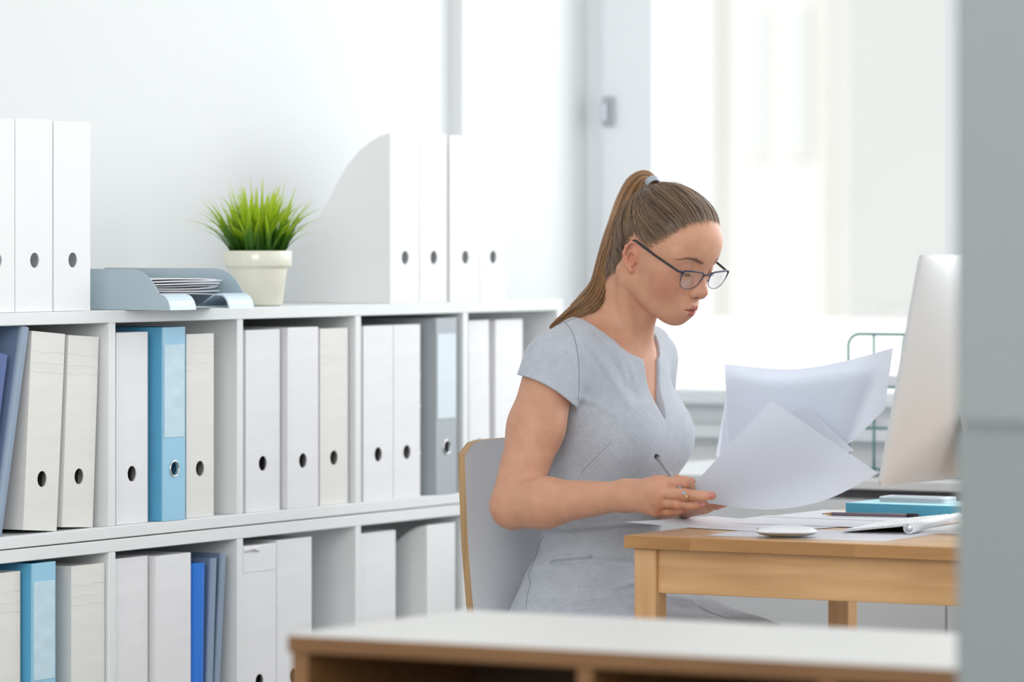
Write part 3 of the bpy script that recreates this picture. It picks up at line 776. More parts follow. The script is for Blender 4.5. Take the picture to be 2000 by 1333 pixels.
# teal book with a phone on it
bf = W(1652, 1003, z=DZ + .004)
bo = thing('teal_book', 'teal hardcover notebook on papers at the back of the desk', 'book', (bf.x, bf.y, DZ + .0028), (0, 0, math.radians(-1.0)))
BT = .0185; BW_, BD = .21, min(.14, DY1 - bf.y + .02)
box('cover', (0, 0, 0), (BW_, BD, .0022), M['teal'], bo, .0006); box('cover', (0, 0, BT - .0022), (BW_, BD, BT), M['teal_top'], bo, .0008)
box('spine', (0, -.0012, 0), (BW_, .002, BT), M['teal'], bo, .0012, 2)
box('pages', (.003, .002, .0022), (BW_ - .003, BD - .003, BT - .0022), M['paper'], bo)
pz_ = DZ + .0028 + BT
pf = W(1715, 980, z=pz_ + .0002)
ph = thing('phone', 'silver mobile phone lying on the teal notebook', 'phone', (pf.x, pf.y, pz_ + .0003), (0, 0, math.radians(3)))
bm = bmesh.new(); P = []
for cx_, cy_, a0 in ((.118 - .008, .058 - .008, 0), (.008, .058 - .008, 90), (.008, .008, 180), (.118 - .008, .008, 270)):
    for k in range(6): a = math.radians(a0 + 18 * k); P.append((cx_ + .008 * math.cos(a), cy_ + .008 * math.sin(a)))
prism('body', P, 2, 0, .0078, M['chairwhite'], ph)
prism('metal_band', [((a - .059) * 1.006 + .059, (b_ - .029) * 1.01 + .029) for a, b_ in P], 2, .0022, .0056, M['alu'], ph)
box('screen', (.012, .003, .0078), (.106, .055, .0081), M['pocket'], ph)
def pencil(name, tip, tail, label, rad, mbody, mend, endlen=.02, taper=.018):
    tip = Vector(tip); tail = Vector(tail); L = (tail - tip).length
    t = thing(name, label, 'pencil', tip)
    t.rotation_euler = (tail - tip).to_track_quat('Z', 'Y').to_euler()
    lathe('barrel', [(rad * .97, taper), (rad, taper + .001), (rad, L - endlen)], mbody, t, 6)
    lathe('sharpened_wood', [(rad * .28, taper * .22), (rad * .95, taper)], M['pine_leg'], t, 16)
    lathe('lead', [(.0002, 0), (rad * .28, taper * .22)], M['dark'], t, 12)
    lathe('end_cap', [(rad * 1.08, L - endlen), (rad * 1.1, L - .003), (rad * .7, L)], mend, t, 16)
    return t
pm = mat('mauve_grey_lacquer', (.22, .17, .20), .3)
pencil('pencil', W(1604, 1004, z=DZ + .0062), W(1795, 1008, z=DZ + .0062), 'dark mauve-grey pencil lying on papers in front of the teal notebook', .0034, pm, M['dark'])

# papers lying on the desk
def sheet(pts, z, label, lift=None):
    bm = bmesh.new(); n = 12; g = []
    A, B, C, D_ = [Vector((p_[0], p_[1], 0)) for p_ in pts]
    for i in range(n + 1):
        row = []
        for j in range(n + 1):
            u, v = i / n, j / n
            p_ = (A * (1 - u) + B * u) * (1 - v) + (D_ * (1 - u) + C * u) * v
            zz = z + (lift(u, v) if lift else 0)
            row.append(bm.verts.new((p_.x, p_.y, zz)))
        g.append(row)
    for i in range(n):
        for j in range(n): bm.faces.new((g[i][j], g[i + 1][j], g[i + 1][j + 1], g[i][j + 1]))
    bmesh.ops.recalc_face_normals(bm, faces=bm.faces)
    bmesh.ops.solidify(bm, geom=bm.faces[:], thickness=.0002)
    bmesh.ops.recalc_face_normals(bm, faces=bm.faces)
    o = from_bm('paper_sheet', bm, M['paper'], None, False)
    return tag(o, label, 'paper', 'papers on the desk')
def rect(cx, cy, w, h, ang):
    a = math.radians(ang); c, s = math.cos(a), math.sin(a)
    return [(cx + c * x_ - s * y_, cy + s * x_ + c * y_) for x_, y_ in ((-w / 2, -h / 2), (w / 2, -h / 2), (w / 2, h / 2), (-w / 2, h / 2))]
q = W(1378, 1046, z=DZ)
sheet(rect(q.x + .150, q.y + .098, .297, .21, 1), DZ + .0005, 'blank sheet lying nearest the mouse on the desk')
q2 = W(1240, 1032, z=DZ)
sheet(rect(q2.x + .115, q2.y + .135, .297, .21, -14), DZ + .0012, 'blank sheet sticking out over the left end of the desk', lambda u, v: .006 * max(0, .45 - u))
q3 = W(1392, 1023, z=DZ)
sheet(rect(q3.x + .145, q3.y + .105, .297, .21, 1.5), DZ + .0018, 'blank sheet under the pencil in front of the teal notebook')
q4 = W(1500, 1012, z=DZ)
sheet(rect(q4.x + .148, q4.y + .095, .297, .21, -2), DZ + .0023, 'blank sheet half under the teal notebook')

# ------------------------------------------------------------ chair
cxb = W(897, 900, y=6.24).x
ch = thing('chair', 'white moulded plywood chair the woman sits on', 'chair', (cxb, 6.24, 0))
CW = .42; ztop = W(905, 860, y=6.24).z
prof = [(W(px, py, y=6.24).x - cxb, W(px, py, y=6.24).z) for px, py in ((896, 862), (895, 890), (896, 940), (898, 990), (900, 1040), (903, 1090), (907, 1140), (912, 1195))]
# shell profile continues down into the seat
lastx, lastz = prof[-1]
prof += [(lastx + .012, .57), (lastx + .030, .52), (lastx + .062, .482), (lastx + .11, .466), (lastx + .18, .460), (lastx + .27, .458), (lastx + .35, .456), (lastx + .39, .447), (lastx + .41, .430)]
def cshell(p_, name):
    ctr = catmull([(a, 0, b_) for a, b_ in p_], 4); th = .0125; n = 16; bm = bmesh.new(); G0 = []; G1 = []
    zt_ = ctr[0].z
    for i, c in enumerate(ctr):
        t_ = (ctr[min(i + 1, len(ctr) - 1)] - ctr[max(i - 1, 0)]).normalized(); nn = Vector((t_.z, 0, -t_.x)) * -1
        r0 = []; r1 = []
        for j in range(n + 1):
            v = j / n; hw = CW / 2
            if i < 8: hw -= .045 * (1 - (i / 8)) ** 2.2 * 0
            y_ = CW / 2 + (2 * v - 1) * hw
            dip = 0.0
            cc = c.copy()
            if cc.z > .9 * zt_ or i < 4:      # rounded upper corners
                e = abs(2 * v - 1); cut = .020 * max(0, (e - .78) / .22) ** 2
                cc.z = min(cc.z, zt_ - cut)
            r0.append(bm.verts.new((cc.x, y_, cc.z))); r1.append(bm.verts.new((cc.x + nn.x * th, y_, cc.z + nn.z * th)))
        G0.append(r0); G1.append(r1)
    m_ = len(ctr)
    for i in range(m_ - 1):
        for j in range(n):
            bm.faces.new((G0[i][j], G0[i][j + 1], G0[i + 1][j + 1], G0[i + 1][j])).material_index = 0
            bm.faces.new((G1[i][j], G1[i + 1][j], G1[i + 1][j + 1], G1[i][j + 1])).material_index = 0
        for j in (0, n):
            bm.faces.new((G0[i][j], G0[i + 1][j], G1[i + 1][j], G1[i][j])).material_index = 1
    for i in (0, m_ - 1):
        for j in range(n): bm.faces.new((G0[i][j], G1[i][j], G1[i][j + 1], G0[i][j + 1])).material_index = 1
    bmesh.ops.recalc_face_normals(bm, faces=bm.faces)
    o = from_bm(name, bm, [M['chairwhite'], M['ply']], ch, False)
    return auto_smooth(o, 40)
sp_ = prof
cshell(prof[:11], 'backrest'); cshell(prof[10:], 'seat')
sx = lastx
for (a, b_, c_, d_) in ((sx + .10, .04, sx + .02, .0), (sx + .10, CW - .04, sx + .02, CW), (sx + .36, .04, sx + .42, .0), (sx + .36, CW - .04, sx + .42, CW)):
    tube('leg', [(a, b_, .448), (c_, d_, .0)], .011, M['chrome'], ch, 12)
tube('seat_bar', [(sx + .10, .04, .445), (sx + .10, CW - .04, .445)], .009, M['chrome'], ch, 10)
tube('seat_bar', [(sx + .36, .04, .438), (sx + .36, CW - .04, .438)], .009, M['chrome'], ch, 10)

# ============================================================ the woman: signed-distance modelling, meshed with surface nets
V = np.array
def Wn(px, py, **k): return np.array(W(px, py, **k))
def smin(a, b, k):
    h = np.abs(a - b); h = np.maximum(k - h, 0); return np.minimum(a, b) - h * h * (.25 / k)
def smax(a, b, k): return -smin(-a, -b, k)
def rc(p, a, b, ra, rb):
    a = np.asarray(a, float); b = np.asarray(b, float); ab = b - a
    pa = p - a
    t = (pa @ ab) * (1 / max(ab @ ab, 1e-12)); np.minimum(t, 1, out=t); np.maximum(t, 0, out=t)
    pa -= t[:, None] * ab
    return np.sqrt(np.einsum('ij,ij->i', pa, pa)) - (ra + (rb - ra) * t)
def sph(p, c, r): return np.linalg.norm(p - np.asarray(c, float), axis=1) - r
def ell(p, c, r, R=None):
    q = p - np.asarray(c, float)
    if R is not None: q = q @ R
    r = np.asarray(r, float)
    q = q / r; k0 = np.sqrt(np.einsum('ij,ij->i', q, q)); q /= r; k1 = np.sqrt(np.einsum('ij,ij->i', q, q))
    return k0 * (k0 - 1) / np.maximum(k1, 1e-9)
def rotm(rx=0, ry=0, rz=0): return np.array(Euler((math.radians(rx), math.radians(ry), math.radians(rz))).to_matrix())

def surface_nets(f, lo, hi, h, nb=8, newton=2):
    lo = np.asarray(lo, float); nblk = np.ceil((np.asarray(hi) - lo) / (h * nb)).astype(int)
    B = h * nb
    ii = np.stack(np.meshgrid(*[np.arange(n) for n in nblk], indexing='ij'), -1).reshape(-1, 3)
    cen = lo + (ii + .5) * B
    d = f(cen); act = ii[np.abs(d) < B * 1.25]
    # sort in space so neighbouring blocks share an evaluation
    key = (act[:, 0] // 3) * 1000003 + (act[:, 1] // 3) * 1009 + act[:, 2] // 3
    act = act[np.argsort(key, kind='stable')]
    n1 = nb + 1
    loc = np.stack(np.meshgrid(*[np.arange(n1)] * 3, indexing='ij'), -1).reshape(-1, 3)
    DIM = (nblk + 2) * nb
    def enc(c): return (c[..., 0] * DIM[1] + c[..., 1]) * DIM[2] + c[..., 2]
    keys = []; verts = []; quads = []
    corners = loc[:0]
    co = np.array([[0,0,0],[1,0,0],[0,1,0],[1,1,0],[0,0,1],[1,0,1],[0,1,1],[1,1,1]])
    eds = [(0,1),(2,3),(4,5),(6,7),(0,2),(1,3),(4,6),(5,7),(0,4),(1,5),(2,6),(3,7)]
    for s in range(0, len(act), 24):
        bl = act[s:s + 24]
        g = (bl[:, None, :] * nb + loc[None]).reshape(-1, 3)
        val = f(lo + g * h).reshape(len(bl), n1, n1, n1)
        c8 = [val[:, a:a + nb, b:b + nb, c:c + nb] for a, b, c in co]
        neg = np.stack([c < 0 for c in c8]); cnt = neg.sum(0); m = (cnt > 0) & (cnt < 8)
        w = np.argwhere(m)
        if len(w):
            vv = np.stack([c[m] for c in c8], 1)
            acc = np.zeros((len(w), 3)); num = np.zeros(len(w))
            for a, b in eds:
                x = (vv[:, a] < 0) != (vv[:, b] < 0)
                t = vv[x, a] / (vv[x, a] - vv[x, b])
                acc[x] += co[a] + t[:, None] * (co[b] - co[a]); num[x] += 1
            cell = bl[w[:, 0]] * nb + w[:, 1:]
            keys.append(enc(cell)); verts.append(lo + (cell + acc / num[:, None]) * h)
        base = val[:, :nb, :nb, :nb] < 0
        for ax, sl in enumerate([(slice(1, None), slice(0, nb), slice(0, nb)), (slice(0, nb), slice(1, None), slice(0, nb)), (slice(0, nb), slice(0, nb), slice(1, None))]):
            nx = val[(slice(None),) + sl] < 0
            e = np.argwhere(base != nx)
            if not len(e): continue
            gc = bl[e[:, 0]] * nb + e[:, 1:]; fl = base[tuple(e.T)]
            b1, b2 = (ax + 1) % 3, (ax + 2) % 3
            o1 = np.zeros(3, int); o1[b1] = 1; o2 = np.zeros(3, int); o2[b2] = 1
            q = np.stack([enc(gc - o1 - o2), enc(gc - o2), enc(gc), enc(gc - o1)], 1)
            q[~fl] = q[~fl][:, ::-1]
            quads.append(q)
    keys = np.concatenate(keys); verts = np.concatenate(verts); quads = np.concatenate(quads)
    o = np.argsort(keys); keys = keys[o]; verts = verts[o]
    idx = np.searchsorted(keys, quads); idx = np.clip(idx, 0, len(keys) - 1)
    ok = (keys[idx] == quads).all(1); F_ = idx[ok]
    for _ in range(newton):
        for s in range(0, len(verts), 20000):
            p = verts[s:s + 20000]; e = h * .35
            d0 = f(p); gr = np.stack([f(p + V([e, 0, 0])) - d0, f(p + V([0, e, 0])) - d0, f(p + V([0, 0, e])) - d0], 1) / e
            n2 = np.maximum((gr ** 2).sum(1), .15)
            st = -(d0 / n2)[:, None] * gr
            ln = np.linalg.norm(st, axis=1); st *= np.minimum(1, h * .8 / np.maximum(ln, 1e-9))[:, None]
            verts[s:s + 20000] = p + st
    return verts, F_
def np_mesh(name, v, f, mats, parent=None, base=None, smooth=True, col=None):
    me = bpy.data.meshes.new(name)
    v = np.asarray(v, float) - (np.asarray(base) if base is not None else 0)
    f = np.asarray(f); k = f.shape[1]
    me.vertices.add(len(v)); me.vertices.foreach_set('co', v.astype(np.float32).ravel())
    me.loops.add(f.size); me.loops.foreach_set('vertex_index', f.astype(np.int32).ravel())
    me.polygons.add(len(f)); me.polygons.foreach_set('loop_start', (np.arange(len(f)) * k).astype(np.int32))
    me.polygons.foreach_set('loop_total', np.full(len(f), k, np.int32))
    me.update(calc_edges=True); me.validate()
    if col is not None:
        at = me.color_attributes.new('Col', 'FLOAT_COLOR', 'POINT')
        at.data.foreach_set('color', np.concatenate([col, np.ones((len(col), 1))], 1).astype(np.float32).ravel())
    return link(name, me, mats, parent, smooth)

def refine(v, f, sel, cuts, fn, h):
    """split the selected faces finer and pull the new points onto the surface"""
    bm = bmesh.new(); bv = [bm.verts.new(c) for c in v.tolist()]
    for q4 in f.tolist():
        try: bm.faces.new([bv[i] for i in q4])
        except ValueError: pass
    bm.verts.index_update(); bm.faces.ensure_lookup_table()
    es = {e for fc in bm.faces if all(sel[x.index] for x in fc.verts) for e in fc.edges}
    bmesh.ops.subdivide_edges(bm, edges=list(es), cuts=cuts, use_grid_fill=True)
    bmesh.ops.triangulate(bm, faces=bm.faces[:])
    bm.verts.index_update()
    nv = V([x.co[:] for x in bm.verts]); nf = V([[x.index for x in fc.verts] for fc in bm.faces]); bm.free()
    new = np.ones(len(nv), bool); new[:len(v)] = sel
    idx = np.where(new)[0]; idx = idx[np.lexsort((nv[idx, 2] // .03, nv[idx, 1] // .03, nv[idx, 0] // .03))]
    for s in range(0, len(idx), 8000):
        ii = idx[s:s + 8000]; p = nv[ii]
        for _ in range(2):
            e = h * .3; d0 = fn(p)
            gr = np.stack([fn(p + V([e, 0, 0])) - d0, fn(p + V([0, e, 0])) - d0, fn(p + V([0, 0, e])) - d0], 1) / e
            st = -(d0 / np.maximum((gr ** 2).sum(1), .2))[:, None] * gr
            ln = np.linalg.norm(st, axis=1); st *= np.minimum(1, h / np.maximum(ln, 1e-9))[:, None]; p = p + st
        nv[ii] = p
    return nv, nf
YC = 6.45
PBASE = V([-3.40, YC, 0.0])
# ---- head frame
HO = V([-3.4055, YC + .0015, 1.1895]); yaw, pit = math.radians(-8.5), math.radians(22)
HF = V([math.cos(yaw) * math.cos(pit), math.sin(yaw) * math.cos(pit), -math.sin(pit)])
HL = V([-math.sin(yaw), math.cos(yaw), 0.0]); HU = np.cross(HF, HL)
HM_ = np.stack([HF, HL, HU], 1)         # columns
def toh(p): return (p - HO) @ HM_
def tow(q): return np.asarray(q, float) @ HM_.T + HO

def skull(q):
    """head without features: also carries the hair"""
    p = q.copy(); p[:, 1] = np.abs(p[:, 1]); p[:, 0] += .004
    d = ell(p, (.006, 0, .033), (.081, .0715, .085))
    d = smin(d, ell(p, (.042, 0, .048), (.062, .060, .056)), .025)
    return d
def head(q):
    p = q.copy(); p[:, 1] = np.abs(p[:, 1]); p[:, 0] += .004
    d = skull(q)
    d = smin(d, ell(p, (.034, 0, .000), (.053, .0555, .075)), .025)
    d = smin(d, rc(p, (-.002, .046, -.040), (.065, .016, -.072), .0145, .0125), .030)
    d = smin(d, ell(p, (.046, 0, -.042), (.040, .039, .038)), .022)
    d = smin(d, sph(p, (.0740, 0, -.0745), .0128), .020)
    d = smin(d, sph(p, (.0585, .036, -.018), .0185), .024)          # cheeks
    d = smin(d, sph(p, (.056, .045, .000), .0130), .022)
    d = smin(d, ell(p, (.079, 0, -.050), (.0235, .025, .024)), .016)     # muzzle
    d = smin(d, rc(p, (.0835, .012, .0300), (.070, .046, .0300), .0085, .007), .018)
    d = smax(d, -sph(p, (.1060, .0305, .0140), .0195), .013)         # sockets
    d = smin(d, sph(p, (.0755, .0300, .0130), .0143), .004)         # lids over the eyeballs
    # nose
    d = smin(d, rc(p, (.0865, 0, .024), (.1040, 0, -.010), .0058, .0066), .013)
    d = smin(d, sph(p, (.1095, 0, -.0180), .0072), .009)
    d = smin(d, rc(p, (.0930, .0060, .000), (.1010, .0085, -.0200), .0050, .0058), .010)
    d = smin(d, sph(p, (.0985, .0106, -.0235), .0066), .0060)
    d = smin(d, rc(p, (.1085, 0, -.0250), (.0990, 0, -.0310), .0040, .0045), .005)
    d = smax(d, -ell(p, (.1030, .0064, -.0315), (.0052, .0026, .0042)), .0015)
    # mouth
    d = smin(d, rc(p, (.1005, .0035, -.0468), (.0880, .0200, -.0535), .0046, .0016), .004)
    d = smin(d, rc(p, (.0985, 0, -.0580), (.0880, .0170, -.0565), .0064, .0022), .0035)
    d = smax(d, -rc(p, (.1085, 0, -.0520), (.0960, .0160, -.0540), .0030, .0012), .0025)
    d = smax(d, -sph(p, (.1045, 0, -.0700), .0055), .009)           # dip under the lower lip
    d = smax(d, -rc(p, (.1085, 0, -.0360), (.1070, 0, -.0420), .0012, .0018), .003)
    return d
EC = V([-.008, .070, .002])
def ear(q):
    p = q.copy(); p[:, 1] = np.abs(p[:, 1])
    p = (p - EC - V([.0065, -.001, 0])) / .87 + EC
    return ear0(p) * .87
def ear0(p):
    # ear plane leaves the head towards the back
    def E(a, u, o=0): return (a, .0665 + .42 * max(-a, -.004) + o, u)
    d = ell(p, E(-.010, .002, -.004), (.0145, .0052, .0250), rotm(0, 0, 22))
    hx = [E(.003, .004, -.002), E(.0055, .016, 0), E(.002, .0255, .001), E(-.007, .0305, .001), E(-.017, .027, .001), E(-.0225, .016, .001), E(-.0230, .003, .001), E(-.0185, -.009, .000), E(-.012, -.018, -.001), E(-.0050, -.0235, -.002)]
    for i in range(len(hx) - 1): d = smin(d, rc(p, hx[i], hx[i + 1], .0029, .0029 if i < 7 else .0042), .0035)
    d = smin(d, sph(p, E(-.0035, -.0235, -.003), .0056), .004)
    ah = [E(-.006, .019, .001), E(-.0135, .010, .0015), E(-.0150, -.001, .0015), E(-.010, -.011, .001)]
    for i in range(3): d = smin(d, rc(p, ah[i], ah[i + 1], .0022, .0022), .003)
    d = smax(d, -ell(p, E(-.0065, -.001, .0035), (.0062, .0065, .0085)), .003)
    d = smax(d, -rc(p, E(-.002, .021, .004), E(-.0155, .018, .004), .0030, .0024), .002)
    d = smin(d, ell(p, E(.0035, -.0015, .000), (.0030, .0030, .0048)), .003)
    return d

SHR, SHL = V([-3.508, YC - .160, 1.020]), V([-3.508, YC + .160, 1.020])
ELR = Wn(1003, 988, y=6.195); WRR = Wn(1222, 969, y=6.178)
ELL_ = V([-3.555, YC + .175, .775]); WRL = Wn(1328, 985, y=6.45)
NB = V([-3.505, YC, 1.030])
def torso(p):
    d = ell(p, (-3.522, YC, .600), (.112, .172, .125))
    d = smin(d, ell(p, (-3.509, YC, .775), (.084, .118, .13)), .06)
    d = smin(d, ell(p, (-3.500, YC, .900), (.098, .138, .15)), .05)
    d = smin(d, ell(p, (-3.510, YC, 1.000), (.078, .155, .070)), .05)
    d = smin(d, rc(p, (-3.513, YC - .115, 1.022), (-3.513, YC + .115, 1.022), .042, .042), .04)
    d = smin(d, rc(p, (-3.512, YC, 1.075), SHR + V([0, .03, .004]), .034, .028), .045)
    d = smin(d, rc(p, (-3.512, YC, 1.075), SHL + V([0, -.03, .004]), .034, .028), .045)
    q = p.copy(); q[:, 1] = np.sqrt((q[:, 1] - YC) ** 2 + .0004)
    d = smin(d, ell(q, (-3.444, .068, .897), (.060, .060, .062)), .035)
    return d
def arm(p, s, e, w):
    s2 = s * .55 + e * .45
    d = rc(p, s, s2, .0440, .0430)
    d = smin(d, rc(p, s2, e, .0430, .0365), .02)
    m = e * .72 + w * .28
    d = smin(d, rc(p, e, m, .0375, .0375), .008)
    d = smin(d, rc(p, m, w, .0375, .0215), .02)
    return d
# right hand
RH = dict(
    index=([(1288, 944, 6.163), (1337, 943, 6.160), (1347, 951, 6.185), (1334, 958, 6.203)], [.0104, .0092, .0085, .0072]),
    middle=([(1290, 962, 6.153), (1338, 967, 6.148), (1370, 969, 6.152), (1391, 969, 6.160)], [.0104, .0092, .0082, .0066]),
    ring=([(1287, 981, 6.158), (1324, 984, 6.155), (1350, 986, 6.162), (1369, 986, 6.172)], [.0100, .0086, .0078, .0062]),
    little=([(1281, 996, 6.170), (1304, 998, 6.172), (1322, 997, 6.180), (1337, 995, 6.190)], [.0090, .0078, .0070, .0056]),
    thumb=([(1240, 956, 6.205), (1283, 943, 6.222), (1322, 940, 6.222), (1350, 942, 6.214)], [.0150, .0115, .0098, .0072]))
RHW = {k: ([Wn(a, b, y=c) for a, b, c in pts], [x * .94 for x in r]) for k, (pts, r) in RH.items()}
LH0 = dict(
    index=([(1392, 975, 6.345), (1416, 974, 6.325), (1434, 974, 6.320), (1450, 974, 6.320)], [.0100, .0085, .0078, .0064]),
    middle=([(1390, 986, 6.335), (1413, 986, 6.310), (1430, 985, 6.300), (1444, 984, 6.296)], [.0100, .0088, .0080, .0066]),
    ring=([(1384, 993, 6.330), (1404, 994, 6.302), (1419, 992, 6.290), (1432, 990, 6.284)], [.0098, .0084, .0076, .0060]),
    little=([(1374, 999, 6.335), (1390, 1001, 6.312), (1402, 999, 6.300), (1414, 997, 6.292)], [.0088, .0074, .0066, .0052]),
    thumb=([(1352, 980, 6.42), (1372, 964, 6.38), (1392, 952, 6.355), (1404, 946, 6.340)], [.0145, .0112, .0095, .0072]))
LH = {k: ([(a - 3, b - 11, c) for a, b, c in pts], [x * .95 for x in r]) for k, (pts, r) in LH0.items()}
LHW = {k: ([Wn(a, b, y=c) for a, b, c in pts], r) for k, (pts, r) in LH.items()}
def hand(p, w, H, kw):
    d = None
    for k, off in (('index', .0115), ('middle', .0125), ('ring', .0125), ('little', .0110)):
        x = rc(p, w, H[k][0][0], .0165, off)
        d = x if d is None else smin(d, x, .016)
    d = smin(d, rc(p, w, H['thumb'][0][0], .018, .0150), .016)
    web = (H['thumb'][0][1] * .5 + H['index'][0][0] * .5)
    d = smin(d, rc(p, H['thumb'][0][0], web, .012, .007), .012)
    fs = None
    for k, (pts, r) in H.items():
        x = None
        for i in range(3):
            y = rc(p, pts[i], pts[i + 1], r[i], r[i + 1])
            x = y if x is None else smin(x, y, .003)
        # knuckle swellings
        x = smin(x, sph(p, pts[1], r[1] * 1.06), .003)
        d = smin(d, x, .0050) if fs is None else smin(d, x, .0035)
        fs = 1
    return d
KNR, KNL = V([-3.10, YC - .085, .475]), V([-3.10, YC + .10, .475])
def legs_(p):
    d = None
    for k, s in ((KNR, -1), (KNL, 1)):
        hip = V([-3.50, YC + s * .088, .565]); ank = k + V([.02, 0, -.375]); 
        x = rc(p, hip, k, .092, .060)
        x = smin(x, rc(p, k, k * .7 + ank * .3, .056, .055), .02)
        x = smin(x, rc(p, k * .7 + ank * .3, ank, .055, .034), .02)
        x = smin(x, rc(p, ank + V([-.03, 0, -.045]), ank + V([.13, 0, -.075]), .032, .022), .03)
        x = smax(x, -(p[:, 2] - .004), .01)
        d = x if d is None else np.minimum(d, x)
    return d
def neck(p):
    top = tow([-.034, 0, -.020]); 
    d = rc(p, top, NB, .0445, .0520)
    d = smin(d, rc(p, tow([.002, 0, -.060]), V([-3.455, YC, 1.035]), .024, .026), .025)
    for s in (-1, 1):
        d = smin(d, rc(p, tow([-.022, s * .052, -.030]), V([-3.448, YC + s * .014, 1.022]), .0115, .0090), .014)
        d = smin(d, rc(p, V([-3.452, YC + s * .018, 1.018]), V([-3.475, YC + s * .13, 1.052]), .0085, .0085), .014)   # collar bones
    return d
EARR, EARL = tow([-.002, -.072, .002]), tow([-.002, .072, .002])
def near(p, c, r):
    lo, hi = p.min(0), p.max(0); c = np.asarray(c)
    return np.all(c + r > lo) and np.all(c - r < hi)
def body(p):
    parts = []
    d = torso(p)
    if near(p, HO, .26): d = smin(d, neck(p), .035)
    if near(p, HO + V([0, 0, .01]), .155):
        q = toh(p); hd = head(q)
        if near(p, EARR, .05) or near(p, EARL, .05): hd = smin(hd, ear(q), .004)
        d = smin(d, hd, .009)
    if near(p, (-3.4, YC - .24, .93), .34): d = smin(d, arm(p, SHR, ELR, WRR), .014)
    if near(p, (-3.4, YC + .14, .93), .36): d = smin(d, arm(p, SHL, ELL_, WRL), .014)
    if near(p, (-3.25, 6.18, .82), .16): d = smin(d, hand(p, WRR, RHW, 1), .012)
    if near(p, (-3.22, 6.36, .81), .20): d = smin(d, hand(p, WRL, LHW, 1), .012)
    if p[:, 2].min() < .72: d = smin(d, legs_(p), .05)
    return d
def skin_mat():
    m = bpy.data.materials.new('skin'); m.use_nodes = True; nt = m.node_tree; b_ = nt.nodes['Principled BSDF']
    at = nt.nodes.new('ShaderNodeAttribute'); at.attribute_name = 'Col'
    tc = nt.nodes.new('ShaderNodeTexCoord'); n = nt.nodes.new('ShaderNodeTexNoise'); n.inputs['Scale'].default_value = 45; n.inputs['Detail'].default_value = 5
    nt.links.new(tc.outputs['Object'], n.inputs['Vector'])
    r = nt.nodes.new('ShaderNodeValToRGB'); r.color_ramp.elements[0].position = .3; r.color_ramp.elements[1].position = .7
    r.color_ramp.elements[0].color = (.90, .86, .84, 1); r.color_ramp.elements[1].color = (1, 1, 1, 1)
    nt.links.new(n.outputs['Fac'], r.inputs[0])
    mx = nt.nodes.new('ShaderNodeMix'); mx.data_type = 'RGBA'; mx.blend_type = 'MULTIPLY'; mx.inputs[0].default_value = 1
    nt.links.new(at.outputs['Color'], mx.inputs[6]); nt.links.new(r.outputs[0], mx.inputs[7]); nt.links.new(mx.outputs[2], b_.inputs['Base Color'])
    b_.inputs['Roughness'].default_value = .48; b_.inputs['Specular IOR Level'].default_value = .35
    b_.inputs['Subsurface Weight'].default_value = .18; b_.inputs['Subsurface Radius'].default_value = (1, .35, .2); b_.inputs['Subsurface Scale'].default_value = .008
    n2 = nt.nodes.new('ShaderNodeTexNoise'); n2.inputs['Scale'].default_value = 900; nt.links.new(tc.outputs['Object'], n2.inputs['Vector'])
    bp = nt.nodes.new('ShaderNodeBump'); bp.inputs['Strength'].default_value = .08; bp.inputs['Distance'].default_value = .0006
    nt.links.new(n2.outputs['Fac'], bp.inputs['Height']); nt.links.new(bp.outputs[0], b_.inputs['Normal'])
    return m
SKIN = V([.63, .335, .22])
pv, pf_ = surface_nets(body, (-3.70, 6.12, -.01), (-2.86, 6.80, 1.36), .0027, newton=1)
_q = toh(pv); _sel = (_q[:, 0] > .015) & (_q[:, 2] > -.10) & (_q[:, 2] < .06) & (np.linalg.norm(_q, axis=1) < .15)
_sel |= (np.linalg.norm(_q - V([-.003, -.072, .002]), axis=1) < .042)
_sel |= (pv[:, 0] > -3.345) & (pv[:, 2] > .76) & (pv[:, 2] < .88) & (pv[:, 1] < 6.46)
pv, pf_ = refine(pv, pf_, _sel, 2, body, .0018)
def sstep(x, a, b):
    t = np.clip((x - a) / (b - a), 0, 1); return t * t * (3 - 2 * t)
def hairb(a): return np.interp(a, [-.11, -.075, -.055, -.035, -.022, -.008, .010, .022, .034, .050, .066, .080, .10], [-.090, -.088, -.074, -.045, .010, .034, .030, .026, .036, .054, .075, .091, .098])
q = toh(pv); qa = q.copy(); qa[:, 1] = np.abs(qa[:, 1]); qa[:, 0] += .004
col = np.tile(SKIN, (len(pv), 1))
def blend(w, c): 
    global col
    col = col * (1 - w[:, None]) + V(c) * w[:, None]
inh = np.linalg.norm(q - V([0, 0, .02]), axis=1) < .17
blend(inh * .45 * (1 - sstep(np.linalg.norm(qa - V([.064, .042, -.022]), axis=1), .006, .042)), (.62, .20, .14))          # cheeks
blend(inh * .35 * (1 - sstep(np.linalg.norm(qa - V([.110, 0, -.020]), axis=1), .004, .016)), (.60, .24, .17))
blend(inh * .55 * (1 - sstep(ear(q), .001, .005)), (.66, .26, .18))
lipd = np.minimum(rc(qa, (.1015, .0035, -.0472), (.0900, .0185, -.0536), .0042, .0016), rc(qa, (.1000, 0, -.0580), (.0900, .0165, -.0560), .0064, .0024))
blend(inh * .85 * (1 - sstep(lipd, -.0002, .0014)), (.50, .145, .13))
blend(inh * .8 * (1 - sstep(rc(qa, (.1045, 0, -.0520), (.0915, .0180, -.0543), .0016, .0004), .0, .0016)), (.22, .04, .035))  # crease shade between the lips painted dark
q2_ = qa * V([0, 1, 1])
bp_ = [(0, .0145, .0285), (0, .0290, .0332), (0, .0430, .0335), (0, .0560, .0265)]
